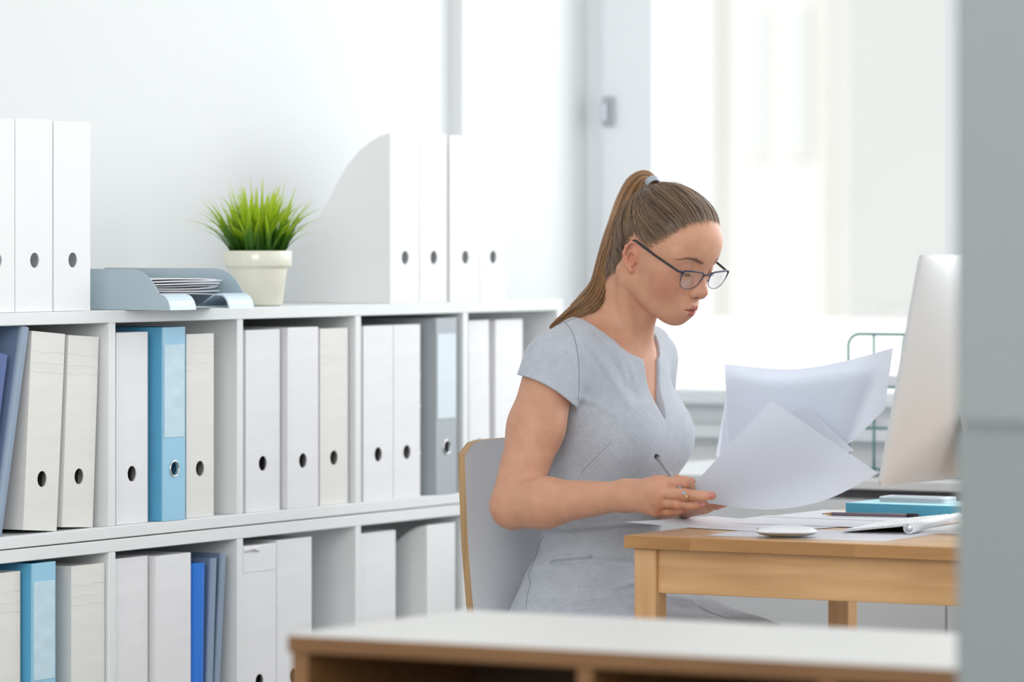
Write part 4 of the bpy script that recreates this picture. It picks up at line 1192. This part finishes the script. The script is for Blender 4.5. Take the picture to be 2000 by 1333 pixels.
bd = np.min([rc(q2_, bp_[i], bp_[i + 1], [.0018, .0021, .0015][i], [.0021, .0015, .0004][i]) for i in range(3)], 0) + (qa[:, 0] < .045) * 1.0
blend(inh * .85 * (1 - sstep(bd, -.001, .0020)), (.13, .07, .045))
lid = inh * (1 - sstep(np.abs(sph(qa, (.0755, .0300, .0130), .0143)), .0, .003)) * (qa[:, 0] > .075)
blend(.30 * lid, (.42, .20, .15))
blend(inh * .8 * (1 - sstep(ell(qa, (.1030, .0064, -.0310), (.0050, .0024, .0040)), .0, .0010)), (.20, .06, .04))  # nostril shade painted into the skin colour
hm = sstep(q[:, 2] - hairb(q[:, 0]), -.004, .022) * inh * (ear(q) > .002)
blend(hm * .85, (.14, .075, .04))  # scalp darkened for short hair and for the shadow under the hair
for H in (RHW, LHW):
    for k, (pts, r) in H.items():
        for j, am in ((0, .35), (1, .35)):
            blend(am * (1 - sstep(sph(pv, pts[j], r[j]), .000, .009)), (.60, .24, .16))
        blend(.45 * (1 - sstep(sph(pv, pts[3], .004), .002, .012)), (.64, .24, .17))
blend(.35 * (1 - sstep(np.minimum(sph(pv, ELR + V([-.02, 0, -.025]), .02), 1), .0, .03)), (.60, .27, .19))
person = np_mesh('person', pv, pf_, [skin_mat()], None, PBASE, True, col)
person.location = PBASE
tag(person, 'woman with brown ponytail and glasses in a light grey dress reading papers at the desk', 'person')
def pchild(o): o.parent = person; return o
def to_p(o):     # verts are in world space: bring them into the person's space
    o.data.transform(Matrix.Translation(-Vector(PBASE))); o.parent = person; return o

# ---- dress
NKC = V([-3.468, YC, 1.102])
SLIT_Z = W(1290, 820, y=YC - .01).z
adR = (ELR - SHR) / np.linalg.norm(ELR - SHR); adL = (ELL_ - SHL) / np.linalg.norm(ELL_ - SHL)
def proj(p):
    d = -p[:, 0] * ST + p[:, 1] * CT
    return 1000 + FPX * (p[:, 0] * CT + p[:, 1] * ST) / d, HOR + FPX * (EYE - p[:, 2]) / d
FOLDS = [((1140, 655), (1185, 720), (1228, 790), 9, -.0016), ((1165, 650), (1205, 720), (1240, 770), 7, .0010), ((1196, 668), (1212, 700), (1225, 750), 5, -.0009),
         ((1215, 690), (1232, 715), (1240, 745), 5, -.0008), ((1130, 775), (1165, 790), (1200, 810), 7, -.0012), ((1180, 860), (1160, 885), (1140, 915), 5, .0010),
         ((1040, 1112), (1080, 1092), (1150, 1086), 5, -.0030), ((1080, 1098), (1150, 1094), (1235, 1100), 6, .0016), ((1050, 1060), (1120, 1052), (1200, 1062), 9, -.0010),
         ((1130, 1150), (1190, 1150), (1238, 1140), 6, -.0028), ((1050, 1180), (1120, 1172), (1236, 1168), 7, .0020), ((1120, 1190), (1180, 1182), (1240, 1176), 5, -.0025),
         ((1056, 950), (1070, 930), (1090, 900), 4, .0010), ((1305, 1165), (1380, 1175), (1450, 1195), 6, -.0012), ((1310, 1185), (1370, 1192), (1420, 1205), 6, .0012)]
def folds(p):
    u, v = proj(p); o = np.zeros(len(p)); nearside = p[:, 1] < YC + .03
    if not nearside.any(): return o
    P2 = np.stack([u, v], 1)
    for a, m, b, w, amp in FOLDS:
        dd = np.minimum(rc(P2, a, m, 0, 0), rc(P2, m, b, 0, 0))
        o += 1.7 * amp * np.exp(-(dd / w) ** 2)
    return o * nearside
HEM_R = V([-.34 * CT, -.34 * ST, -.94]); HEM_R /= np.linalg.norm(HEM_R)
HEM_RP = Wn(1066, 768, y=6.22)
HEM_L = V([-.10, .45, -.88]); HEM_L /= np.linalg.norm(HEM_L); HEM_LP = SHL + adL * .075
def dress(p):
    d = torso(p)
    if near(p, HO, .26): d = smin(d, neck(p), .035)
    low = p[:, 2].min() < .80
    d = smin(d, ell(p, (-3.440, YC, .900), (.052, .068, .058)), .035)
    d = d - .005
    if low:
        for k, s in ((KNR, -1), (KNL, 1)):
            hip = V([-3.50, YC + s * .080, .568])
            d = smin(d, rc(p, hip, k + V([0.02, 0, .002]), .101, .068), .055)
        d = smin(d, rc(p, (-3.45, YC, .56), (-3.10, YC + .005, .468), .085, .052), .06)
        d = smax(d, p[:, 0] + 3.115, .006)
    for sh, ad, hn, hp in ((SHR, adR, HEM_R, HEM_RP), (SHL, adL, HEM_L, HEM_LP)):
        if near(p, sh + ad * .05, .17):
            sl = rc(p, sh, sh + ad * .13, .0510, .0570)
            t_ = (p - hp) @ V([CT, ST, 0]) / .055
            sl = smax(sl, (p - hp) @ hn + .013 * np.clip(1 - (t_ + .35) ** 2, -1, 1), .0015)
            d = smin(d, sl, .018)
    # neckline and slit
    hole = ell(p, NKC, (.100, .088, .086), rotm(0, 28, 0))
    d = smax(d, -hole, .0015)
    if near(p, (-3.40, YC, .99), .12):
        t = np.clip((p[:, 2] - SLIT_Z) / .105, 0, 1.3)
        sw = np.abs(p[:, 1] - YC + .020 * (1 - np.minimum(t, 1))) - .0265 * t ** .6
        slit = np.maximum(np.maximum(sw, SLIT_Z - p[:, 2]), -3.47 - p[:, 0])
        d = smax(d, -slit, .0015)
    d = d + folds(p)
    # cloth relief: waist seam, creases over belly and hips
    z = p[:, 2]; x = p[:, 0]; y = p[:, 1] - YC
    wob = .0016 * np.sin(z * 75 + x * 30 + y * 12) * np.exp(-((z - .70) / .05) ** 2)
    wob += .0022 * np.sin(z * 62 - x * 45 + 1.3 + y * 10) * np.exp(-((z - .63) / .04) ** 2)
    wob += .0014 * np.sin(x * 60 + z * 90) * np.exp(-((z - .60) / .05) ** 2) * (x > -3.45)
    zs = .752 + .004 * np.sin(x * 20)
    wob += .0022 * np.exp(-((z - zs) / .0022) ** 2)
    wob += -.0020 * np.exp(-((z - zs - .006) / .004) ** 2)
    return d + wob
def fabric():
    m = bpy.data.materials.new('grey_wool_cloth'); m.use_nodes = True; nt = m.node_tree; b_ = nt.nodes['Principled BSDF']
    tc = nt.nodes.new('ShaderNodeTexCoord')
    outs = []
    for s in ((260, 260, 1400), (1400, 1400, 260)):
        mp_ = nt.nodes.new('ShaderNodeMapping'); mp_.inputs['Scale'].default_value = s; nt.links.new(tc.outputs['Object'], mp_.inputs['Vector'])
        n = nt.nodes.new('ShaderNodeTexNoise'); n.inputs['Scale'].default_value = 1; n.inputs['Detail'].default_value = 2; nt.links.new(mp_.outputs[0], n.inputs['Vector']); outs.append(n)
    n3 = nt.nodes.new('ShaderNodeTexNoise'); n3.inputs['Scale'].default_value = 60; n3.inputs['Detail'].default_value = 4; nt.links.new(tc.outputs['Object'], n3.inputs['Vector'])
    ad = nt.nodes.new('ShaderNodeMath'); ad.operation = 'ADD'; nt.links.new(outs[0].outputs['Fac'], ad.inputs[0]); nt.links.new(outs[1].outputs['Fac'], ad.inputs[1])
    ad2 = nt.nodes.new('ShaderNodeMath'); ad2.operation = 'MULTIPLY_ADD'; ad2.inputs[1].default_value = .5; nt.links.new(n3.outputs['Fac'], ad2.inputs[0]); nt.links.new(ad.outputs[0], ad2.inputs[2])
    r = nt.nodes.new('ShaderNodeValToRGB'); r.color_ramp.elements[0].position = .35; r.color_ramp.elements[1].position = .9
    r.color_ramp.elements[0].color = (.33, .365, .43, 1); r.color_ramp.elements[1].color = (.60, .635, .69, 1)
    dv = nt.nodes.new('ShaderNodeMath'); dv.operation = 'MULTIPLY'; dv.inputs[1].default_value = .5; nt.links.new(ad2.outputs[0], dv.inputs[0])
    nt.links.new(dv.outputs[0], r.inputs[0]); nt.links.new(r.outputs[0], b_.inputs['Base Color'])
    b_.inputs['Roughness'].default_value = .85; b_.inputs['Sheen Weight'].default_value = .25; b_.inputs['Specular IOR Level'].default_value = .2
    bp = nt.nodes.new('ShaderNodeBump'); bp.inputs['Strength'].default_value = .35; bp.inputs['Distance'].default_value = .0006
    nt.links.new(ad.outputs[0], bp.inputs['Height']); nt.links.new(bp.outputs[0], b_.inputs['Normal'])
    return m
FAB = fabric(); SEAM = mat('seam_thread', (.20, .22, .26), .8)
dv_, df_ = surface_nets(dress, (-3.70, 6.14, .44), (-3.08, 6.78, 1.14), .0024, newton=2)
dr = np_mesh('dress', dv_, df_, [FAB], person, PBASE)
# seams traced on the cloth
bvh = BVHTree.FromPolygons([tuple(v) for v in dv_], [tuple(f) for f in df_.tolist()])
def seam(pts, name='seam', r=.0005, lift=.0002):
    out = []
    for c in catmull([(a, b, 0) for a, b in pts], 10):
        d_ = W(c.x, c.y, y=6.0) - Vector((0, 0, EYE)); o_ = Vector((0, 0, EYE))
        hit = bvh.ray_cast(o_, d_.normalized())
        if hit[0] is not None: out.append(hit[0] + hit[1] * lift)
    if len(out) > 3:
        o = tube(name, out, r, SEAM, None, 5); to_p(o); o.parent = dr; return o
seam([(1100, 626), (1118, 650), (1128, 690), (1131, 735), (1129, 780)])
seam([(1090, 636), (1122, 622), (1148, 614)])
seam([(1196, 862), (1178, 880), (1158, 900), (1135, 925)], r=.0003)
seam([(1062, 1048), (1050, 1068), (1046, 1090), (1036, 1114), (1032, 1124), (1036, 1140), (1030, 1165), (1027, 1192)])
seam([(1074, 905), (1072, 925), (1071, 944)])
seam([(1190, 648 + 8), (1215, 678), (1240, 691), (1256, 695)], r=.0006)

# ---- hair
def hair_mat(name, ca, cb):
    m = bpy.data.materials.new(name); m.use_nodes = True; nt = m.node_tree; b_ = nt.nodes['Principled BSDF']
    at = nt.nodes.new('ShaderNodeAttribute'); at.attribute_name = 'Col'
    mx = nt.nodes.new('ShaderNodeMix'); mx.data_type = 'RGBA'; mx.inputs[6].default_value = (*ca, 1); mx.inputs[7].default_value = (*cb, 1)
    sp = nt.nodes.new('ShaderNodeSeparateColor'); nt.links.new(at.outputs['Color'], sp.inputs[0]); nt.links.new(sp.outputs[0], mx.inputs[0]); nt.links.new(mx.outputs[2], b_.inputs['Base Color'])
    b_.inputs['Roughness'].default_value = .32; b_.inputs['Specular IOR Level'].default_value = .75
    return m
HM1 = hair_mat('brown_hair', (.040, .018, .009), (.46, .29, .17))
HM2 = hair_mat('ponytail_hair', (.10, .042, .016), (.62, .34, .15))
rng = np.random.default_rng(5)
def strands(paths, rad, cols, name, m, parent, ns=3):
    """paths: N x K x 3 world points -> one mesh of thin tapering tubes"""
    N, K, _ = paths.shape
    t = np.gradient(paths, axis=1); t /= np.maximum(np.linalg.norm(t, axis=2, keepdims=True), 1e-9)
    ref = V([.3, -.8, .52]); a = np.cross(t, ref); a /= np.maximum(np.linalg.norm(a, axis=2, keepdims=True), 1e-9); b_ = np.cross(t, a)
    vs = []
    for k in range(ns):
        an = 2 * PI * k / ns
        vs.append(paths + (a * math.cos(an) + b_ * math.sin(an)) * rad[:, :, None])
    v = np.stack(vs, 2).reshape(-1, 3)
    base = (np.arange(N)[:, None, None] * K + np.arange(K - 1)[None, :, None]) * ns
    k0 = np.arange(ns)[None, None, :]; k1 = (k0 + 1) % ns
    f = np.stack([base + k0, base + k1, base + ns + k1, base + ns + k0], -1).reshape(-1, 4)
    c = np.repeat(cols, K * ns)
    return np_mesh(name, v, f, [m], parent, PBASE, True, np.stack([c, c, c], 1))
TIE = V([-.0555, 0, .1015]); CC = V([.002, 0, .026])
def surf_r(dirs, fn=skull):
    lo_ = np.full(len(dirs), .02); hi_ = np.full(len(dirs), .16)
    for _ in range(22):
        m_ = (lo_ + hi_) / 2; s = fn(CC + dirs * m_[:, None]) < 0
        lo_ = np.where(s, m_, lo_); hi_ = np.where(s, hi_, m_)
    return lo_
headfn = lambda q: smin(head(q), neck(tow(q)), .009)
# cap
def capoff(u): return .0042 * sstep(u, .004, .050)
def haircap(p):
    q = toh(p); u = q[:, 2] - hairb(q[:, 0])
    s = sstep(u, 0, .020)
    gro = np.arctan2(q[:, 1], q[:, 0] + .064)
    d = headfn(q) - capoff(u) + .0006
    tdist = np.linalg.norm(q - TIE, axis=1)
    d = smin(d, rc(q, TIE * .75 + CC * .25, TIE, .018, .0085), .025)
    return smax(d, .004 - u, .002)
hv, hf = surface_nets(haircap, (-3.60, 6.30, 1.02), (-3.22, 6.60, 1.40), .003, newton=2)
hq = toh(hv)
hair = np_mesh('hair', hv, hf, [HM1], person, PBASE, True, np.tile(V([[.30, .30, .30]]), (len(hv), 1)))
# strands gathered to the tie
N = 7000
d_ = rng.normal(size=(N * 8, 3)); d_ /= np.linalg.norm(d_, axis=1, keepdims=True)
r_ = surf_r(d_, headfn); q_ = CC + d_ * r_[:, None]
u_ = q_[:, 2] - hairb(q_[:, 0])
u_ = u_ + rng.normal(size=len(u_)) * .002 - .001
ok = (u_ > -.001) & (q_[:, 2] > -.090) & (np.abs(q_[:, 1]) < .09)
pr = np.exp(-u_ / .035) * sstep(u_, -.004, .012) + .10
ok &= rng.random(len(ok)) < pr
d_ = d_[ok][:N]; N = len(d_)
td = TIE - CC; td /= np.linalg.norm(td)
K = 15; s_ = np.linspace(0, 1, K)
om = np.arccos(np.clip(d_ @ td, -1, 1)); so = np.sin(om)
side = np.clip(np.abs(q_[ok][:N][:, 1]) / .055, 0, 1) * sstep(q_[ok][:N][:, 0], -.01, .05)
ctl = d_ * .5 + td * .5 + np.stack([-.42 * side, .10 * side * np.sign(d_[:, 1]), -.20 * side], 1)
ctl /= np.linalg.norm(ctl, axis=1, keepdims=True)
S3 = s_[None, :, None]
dirs = (1 - S3) ** 2 * d_[:, None] + 2 * S3 * (1 - S3) * ctl[:, None] + S3 ** 2 * td
dirs /= np.linalg.norm(dirs, axis=2, keepdims=True)
# slight droop so the lines sweep like combed hair
R_ = surf_r(dirs.reshape(-1, 3) / np.linalg.norm(dirs.reshape(-1, 3), axis=1, keepdims=True), headfn).reshape(N, K)
layer = rng.random(N)
QQ = CC + dirs * R_[..., None]
UU = QQ[..., 2] - hairb(QQ[..., 0])
lift = capoff(UU) + np.maximum(0, (np.linalg.norm(TIE - CC) - R_)) * sstep(s_, .80, 1.0)[None] + .0002 + .0024 * layer[:, None] * sstep(UU, 0, .02) + .006 * sstep(s_, .86, 1.0)[None]
wave = rng.normal(size=(N, 1, 3)) * .0010 * np.sin(s_ * PI)[None, :, None]
paths = CC + dirs * (R_ + lift)[..., None] + wave
rad = np.interp(s_, [0, .12, .3, 1], [.00012, .00028, .00045, .00045])[None] * np.ones((N, 1)) * rng.uniform(.8, 1.3, (N, 1))
clump = np.sin(np.arctan2(d_[:, 1] , d_[:, 0] + .3) * 43) * .22
hc = np.clip(.42 + clump * 1.3 + rng.normal(size=N) * .24, 0, 1)
strands(tow(paths.reshape(-1, 3)).reshape(N, K, 3), rad, hc, 'hair_strands', HM1, hair)['kind'] = 'stuff'
# wisps at the temple and in front of the ear
N = 150; K = 9; s_ = np.linspace(0, 1, K)
a0 = rng.uniform(.022, .066, N); u0 = hairb(a0) + rng.uniform(-.002, .010, N)
dr_ = np.stack([a0, -np.full(N, .06), u0], 1) - CC; dr_ /= np.linalg.norm(dr_, axis=1, keepdims=True)
pts = []
for j in range(K):
    dd_ = dr_.copy(); dd_[:, 2] -= s_[j] * rng.uniform(.03, .20, N) * (a0 < .04) + s_[j] * .05; dd_[:, 0] -= s_[j] * rng.uniform(-.05, .22, N)
    if j == 0: base_ = dr_; mv = dd_
    mvj = dr_ * (1 - s_[j]) + s_[j] * (dr_ + V([-.12, 0, -.10]) * rng.uniform(.3, 1.2, (N, 1)) if j == 0 else MV)
    if j == 0: MV = dr_ + np.stack([-rng.uniform(.15, .45, N), np.zeros(N), -rng.uniform(-.12, .14, N)], 1)
    mvj = dr_ * (1 - s_[j]) + MV * s_[j]; mvj /= np.linalg.norm(mvj, axis=1, keepdims=True)
    pts.append(CC + mvj * (surf_r(mvj, headfn) + .0008)[:, None])
P_ = np.stack(pts, 1)
strands(tow(P_.reshape(-1, 3)).reshape(N, K, 3), np.linspace(.0001, .00018, K)[None] * np.ones((N, 1)), rng.uniform(.3, .9, N), 'wisps', HM1, hair)['kind'] = 'stuff'
# ponytail
gp = [(1276, 359, 6.448), (1270, 350, 6.454), (1257, 347, 6.464), (1238, 362, 6.468), (1220, 398, 6.464), (1207, 435, 6.458), (1195, 474, 6.450), (1185, 520, 6.440), (1179, 560, 6.424), (1158, 596, 6.404), (1116, 622, 6.386), (1074, 643, 6.378)]
wd_ = [.0085, .0090, .0125, .0150, .0150, .0145, .0155, .0175, .0215, .0260, .016, .004]
C_ = np.array([list(W(a, b, y=c)) for a, b, c in gp])
sc_ = np.linspace(0, 1, len(gp)); K = 30; s_ = np.linspace(0, 1, K)
ctr = np.array([list(v) for v in catmull([Vector(c) for c in C_], 8)]); si = np.linspace(0, 1, len(ctr))
ctr = np.stack([np.interp(s_, si, ctr[:, i]) for i in range(3)], 1)
ww = np.interp(s_, sc_, wd_)
tg = np.gradient(ctr, axis=0); tg /= np.linalg.norm(tg, axis=1, keepdims=True)
camr = V([CT, ST, 0.0]); A_ = np.cross(tg, V([-ST, CT, 0.0])); A_ /= np.linalg.norm(A_, axis=1, keepdims=True); B_ = np.cross(tg, A_)
N = 2600
ph_ = rng.uniform(0, 2 * PI, N); rr_ = np.sqrt(rng.random(N))
tw = rng.normal(size=N) * .35
an = ph_[:, None] + tw[:, None] * s_[None]
fr = rng.normal(size=(N, 1)) * .10
rad_ = rr_[:, None] * (1 + fr * s_[None])
paths = ctr[None] + (A_[None] * np.cos(an)[..., None] + B_[None] * (np.sin(an) * .62)[..., None]) * (rad_ * ww[None])[..., None]
end = rng.uniform(.80, 1.0, N)
sidx = s_[None] * end[:, None]
pp = np.empty_like(paths)
for i in range(N):
    for c in range(3): pp[i, :, c] = np.interp(sidx[i], s_, paths[i, :, c])
stk = np.sin(ph_ * 9) * .22
# streaked tone around the tail
pc_ = np.clip(.42 + stk + rng.normal(size=N) * .18 - .22 * np.cos(ph_) * 0, 0, 1)
pt = strands(pp, np.where(s_ > .9, .00035, .00065)[None] * rng.uniform(.7, 1.3, (N, 1)), pc_, 'ponytail', HM2, person)
# band
tie_c = tow(TIE + V([-.001, 0, .003])); td_w = ctr[2] - ctr[0]; td_w /= np.linalg.norm(td_w)
e1 = np.cross(td_w, V([0, 1.0, 0])); e1 /= np.linalg.norm(e1); e2 = np.cross(td_w, e1)
TBM = mat('silver_hair_band', (.42, .46, .52), .35, .3, bump=.5, bscale=400)
for j in range(3):
    cpos = ctr[0] + td_w * (.0015 + .0036 * j - .003)
    o = tube('hair_band', [cpos + (e1 * math.cos(k / 20 * 2 * PI) * .0100 + e2 * math.sin(k / 20 * 2 * PI) * .0100) for k in range(20)], .0024, TBM, None, 8, closed=True)
    to_p(o)

# ---- eyes and lashes
EW = mat('eye_white', (.75, .72, .70), .2); LASH = mat('lash', (.03, .02, .015), .6)
for s in (-1, 1):
    c = V([.0755 - .004, s * .0300, .0130])
    bm = bmesh.new(); bmesh.ops.create_uvsphere(bm, u_segments=24, v_segments=16, radius=.0134)
    o = from_bm('eye', bm, EW, None, True); o.data.transform(Matrix.Translation(Vector(tow(c)))); to_p(o)
    def lidp(th, el, r=.0150): # th lateral, el elevation
        return c + r * V([math.cos(th) * math.cos(el), math.sin(th) * math.cos(el), math.sin(el)])
    arc = [lidp(math.radians(t), math.radians(-30 + 10 * (t / 48.0) ** 2), .0147) for t in range(-48, 49, 6)]
    o = tube('lash_line', [tow(a) for a in arc], [.0003] + [.0008] * (len(arc) - 2) + [.0003], LASH, None, 6); to_p(o)
    bm = bmesh.new()
    for t in range(-44, 47, 5):
        a = lidp(math.radians(t), math.radians(-30 + 10 * (t / 48.0) ** 2), .0148); n_ = (a - c) / np.linalg.norm(a - c)
        b2 = a + n_ * .0026 + V([0, math.sin(math.radians(t)) * .003, -.0016]); e_ = b2 + n_ * .0016 + V([0, math.sin(math.radians(t)) * .002, .0004])
        tube_mesh(bm, [tow(a), tow(b2), tow(e_)], [.0004, .0003, .00008], 4)
    o = from_bm('eyelashes', bm, LASH, None, False); to_p(o)

# ---- glasses
GM = mat('dark_blue_frame', (.016, .022, .070), .4, .1); GB = mat('black_temple', (.015, .017, .025), .35)
LENS = thin_glass('spectacle_lens', (.96, .96, 1.0), .11)
GO = V([.1000, .0015, .0015])          # centre of the front, slid down the nose
gt_ = math.radians(-8)
def gl(x, y, out=0):               # x lateral from midline, y up
    wrap = -.0011 * (abs(x) / .03) ** 2
    return tow(GO + V([wrap + out + math.sin(gt_) * -y * .8, x, y * math.cos(gt_)]))
shape = [(.0095, .0085), (.0150, .0135), (.0300, .0150), (.0480, .0155), (.0590, .0150), (.0625, .0110), (.0615, .0010), (.0570, -.0095), (.0470, -.0155), (.0340, -.0165), (.0220, -.0135), (.0130, -.0060)]
def closed_cat(pts, n=6):
    out = []; m_ = len(pts)
    for i in range(m_):
        a, b, c, d = [V(pts[(i + j) % m_]) for j in (-1, 0, 1, 2)]
        for k in range(n):
            t = k / n; out.append(.5 * ((2 * b) + (c - a) * t + (2 * a - 5 * b + 4 * c - d) * t * t + (3 * b - a - 3 * c + d) * t ** 3))
    return out
bm = bmesh.new()
for s in (-1, 1):
    cc = closed_cat(shape, 6)
    tube_mesh(bm, [gl(s * c[0], c[1]) for c in cc], [.00060 + .0008 * max(0, c[1] + .004) / .018 for c in cc], 8, closed=True)
    tube_mesh(bm, [gl(s * .0605, .0130), gl(s * .0640, .0125, -.001), gl(s * .0665, .012, -.006)], [.0016, .0018, .0017], 8)
tube_mesh(bm, [gl(-.0100, .0082), gl(-.005, .0100, .001), gl(0, .0105, .0015), gl(.005, .0100, .001), gl(.0100, .0082)], .0011, 8)
bmesh.ops.recalc_face_normals(bm, faces=bm.faces)
gg = from_bm('glasses', bm, GM, None, True); to_p(gg); gg['label'] = 'dark blue rimmed glasses with black temples'
for s in (-1, 1):
    bm = bmesh.new(); cc = closed_cat(shape, 6); rings = []
    for f_ in (1, .8, .6, .4, .2, .02):
        rings.append([bm.verts.new(gl(s * (.036 + (c[0] - .036) * f_), c[1] * f_)) for c in cc])
    for r0_, r1_ in zip(rings, rings[1:]):
        for i in range(len(cc)): bm.faces.new((r0_[i], r0_[(i + 1) % len(cc)], r1_[(i + 1) % len(cc)], r1_[i]))
    bm.faces.new(rings[-1])
    bmesh.ops.recalc_face_normals(bm, faces=bm.faces)
    o = from_bm('lens', bm, LENS, None, True); to_p(o); o.parent = gg
    h0 = gl(s * .0665, .012, -.006); e0 = tow(V([-.002, s * .0730, .0290])); e1_ = tow(V([-.014, s * .0700, .024])); e2_ = tow(V([-.026, s * .0690, .006]))
    mid = h0 * .5 + e0 * .5 + tow(V([0, s * .003, 0])) - HO
    o = tube('temple', [h0, h0 * .75 + mid * .25, mid, mid * .4 + e0 * .6, e0, e1_, e2_], [.0018, .0021, .0019, .0021, .0021, .0018, .0012], GB, None, 8); to_p(o); o.parent = gg
    o = tube('nose_pad_arm', [gl(s * .0115, -.001), gl(s * .0095, -.003, -.004)], .0006, GM, None, 6); to_p(o); o.parent = gg
    bm = bmesh.new(); bmesh.ops.create_uvsphere(bm, u_segments=10, v_segments=8, radius=.0030); o = from_bm('nose_pad', bm, LENS, None, True)
    o.data.transform(Matrix.Translation(Vector(gl(s * .009, -.004, -.005)))); to_p(o); o.parent = gg

# ---- finger nails
NM = mat('pink_nail', (.56, .20, .18), .3, coat=.3)
cdir = V([ST, -CT, 0.0])
for H, names in ((RHW, ('middle', 'ring', 'little')), (LHW, ('index', 'middle', 'ring', 'little', 'thumb'))):
    for k in names:
        pts, r = H[k]; tdir = pts[3] - pts[2]; tdir /= np.linalg.norm(tdir)
        up = cdir if H is RHW else V([.1, -.2, -1.0]); up = up + V([0, 0, .15]); up -= tdir * (up @ tdir); up /= np.linalg.norm(up); sd = np.cross(tdir, up)
        c = pts[3] - tdir * .0005; rr = r[3]
        bm = bmesh.new(); g = []
        for i in range(7):
            row = []
            for j in range(7):
                u, v = (i / 6 - .5) * 2, (j / 6 - .5) * 2
                wv = math.sqrt(max(0, 1 - abs(u) ** 3)) * .85 + .08
                th = v * .72 * wv
                row.append(bm.verts.new(c + tdir * (u * .0048) + (up * math.cos(th) + sd * math.sin(th)) * (rr + .0006 - .0012 * max(0, u) ** 2)))
            g.append(row)
        for i in range(6):
            for j in range(6): bm.faces.new((g[i][j], g[i + 1][j], g[i + 1][j + 1], g[i][j + 1]))
        bmesh.ops.recalc_face_normals(bm, faces=bm.faces)
        bmesh.ops.solidify(bm, geom=bm.faces[:], thickness=.0004)
        to_p(from_bm('fingernail', bm, NM, None, True))

# ---- pencil in her hand
pen_tail = W(1281, 890, y=6.235); pen_tip = W(1344, 975, y=6.127)
pencil('pencil', pen_tip, pen_tail, 'silver-grey pencil with black end held between the fingers of the woman', .0036, mat('silver_lacquer', (.42, .42, .46), .3, .3), M['dark'], .011, .012)

# ---- papers in her hands
def patch(e_top, e_bot, label, mt, n=26):
    """ruled surface between two 3D curves, a thin sheet"""
    T_ = catmull(e_top, 8); B2 = catmull(e_bot, 8)
    def at(P, t):
        f_ = t * (len(P) - 1); i = min(int(f_), len(P) - 2); return P[i].lerp(P[i + 1], f_ - i)
    bm = bmesh.new(); g = []
    for i in range(n + 1):
        a, b_ = at(T_, i / n), at(B2, i / n)
        g.append([bm.verts.new(a.lerp(b_, j / 10)) for j in range(11)])
    for i in range(n):
        for j in range(10): bm.faces.new((g[i][j], g[i + 1][j], g[i + 1][j + 1], g[i][j + 1]))
    bmesh.ops.solidify(bm, geom=bm.faces[:], thickness=.00025)
    bmesh.ops.recalc_face_normals(bm, faces=bm.faces)
    o = auto_smooth(from_bm('paper_sheet', bm, mt, None, True), 40)
    return tag(o, label, 'paper', 'papers in the hands of the woman')
PT = lambda l: [W(a, b, y=c) for a, b, c in l]
patch(PT([(1352, 950, 6.21), (1400, 897, 6.215), (1452, 840, 6.22), (1507, 783, 6.22)]) , PT([(1385, 984, 6.27), (1500, 996, 6.24), (1610, 978, 6.20), (1716, 925, 6.17)]),
      'front sheet held by the woman, its pointed corner up and lower edge curling', M['paper_held'])
patch(PT([(1416, 890, 6.33), (1470, 840, 6.335), (1530, 808, 6.34), (1577, 796, 6.34)]), PT([(1430, 930, 6.30), (1520, 940, 6.29), (1600, 910, 6.28), (1668, 880, 6.27)]),
      'sheet whose small corner peeks out between the front and the tall back sheets', M['paper_held'])
patch(PT([(1425, 716, 6.42), (1520, 736, 6.40), (1620, 728, 6.39), (1731, 710, 6.38)]), PT([(1404, 905, 6.38), (1500, 925, 6.37), (1590, 905, 6.36), (1672, 858, 6.35)]),
      'second tall sheet, seen through the tallest one held by the woman', M['paper_held'])
patch(PT([(1415, 712, 6.40), (1540, 722, 6.38), (1640, 708, 6.37), (1744, 680, 6.36)]), PT([(1425, 880, 6.36), (1500, 920, 6.35), (1590, 900, 6.34), (1656, 868, 6.33), (1728, 800, 6.32)]),
      'tallest sheet at the back of the papers held by the woman', M['paper_held'])
patch(PT([(1420, 760, 6.46), (1418, 765, 6.46), (1440, 762, 6.46), (1500, 760, 6.45)]), PT([(1398, 890, 6.44), (1420, 920, 6.44), (1450, 920, 6.43), (1500, 920, 6.42)]),
      'sheet whose left edge shows behind the tall sheets near the dress', M['paper_held'])
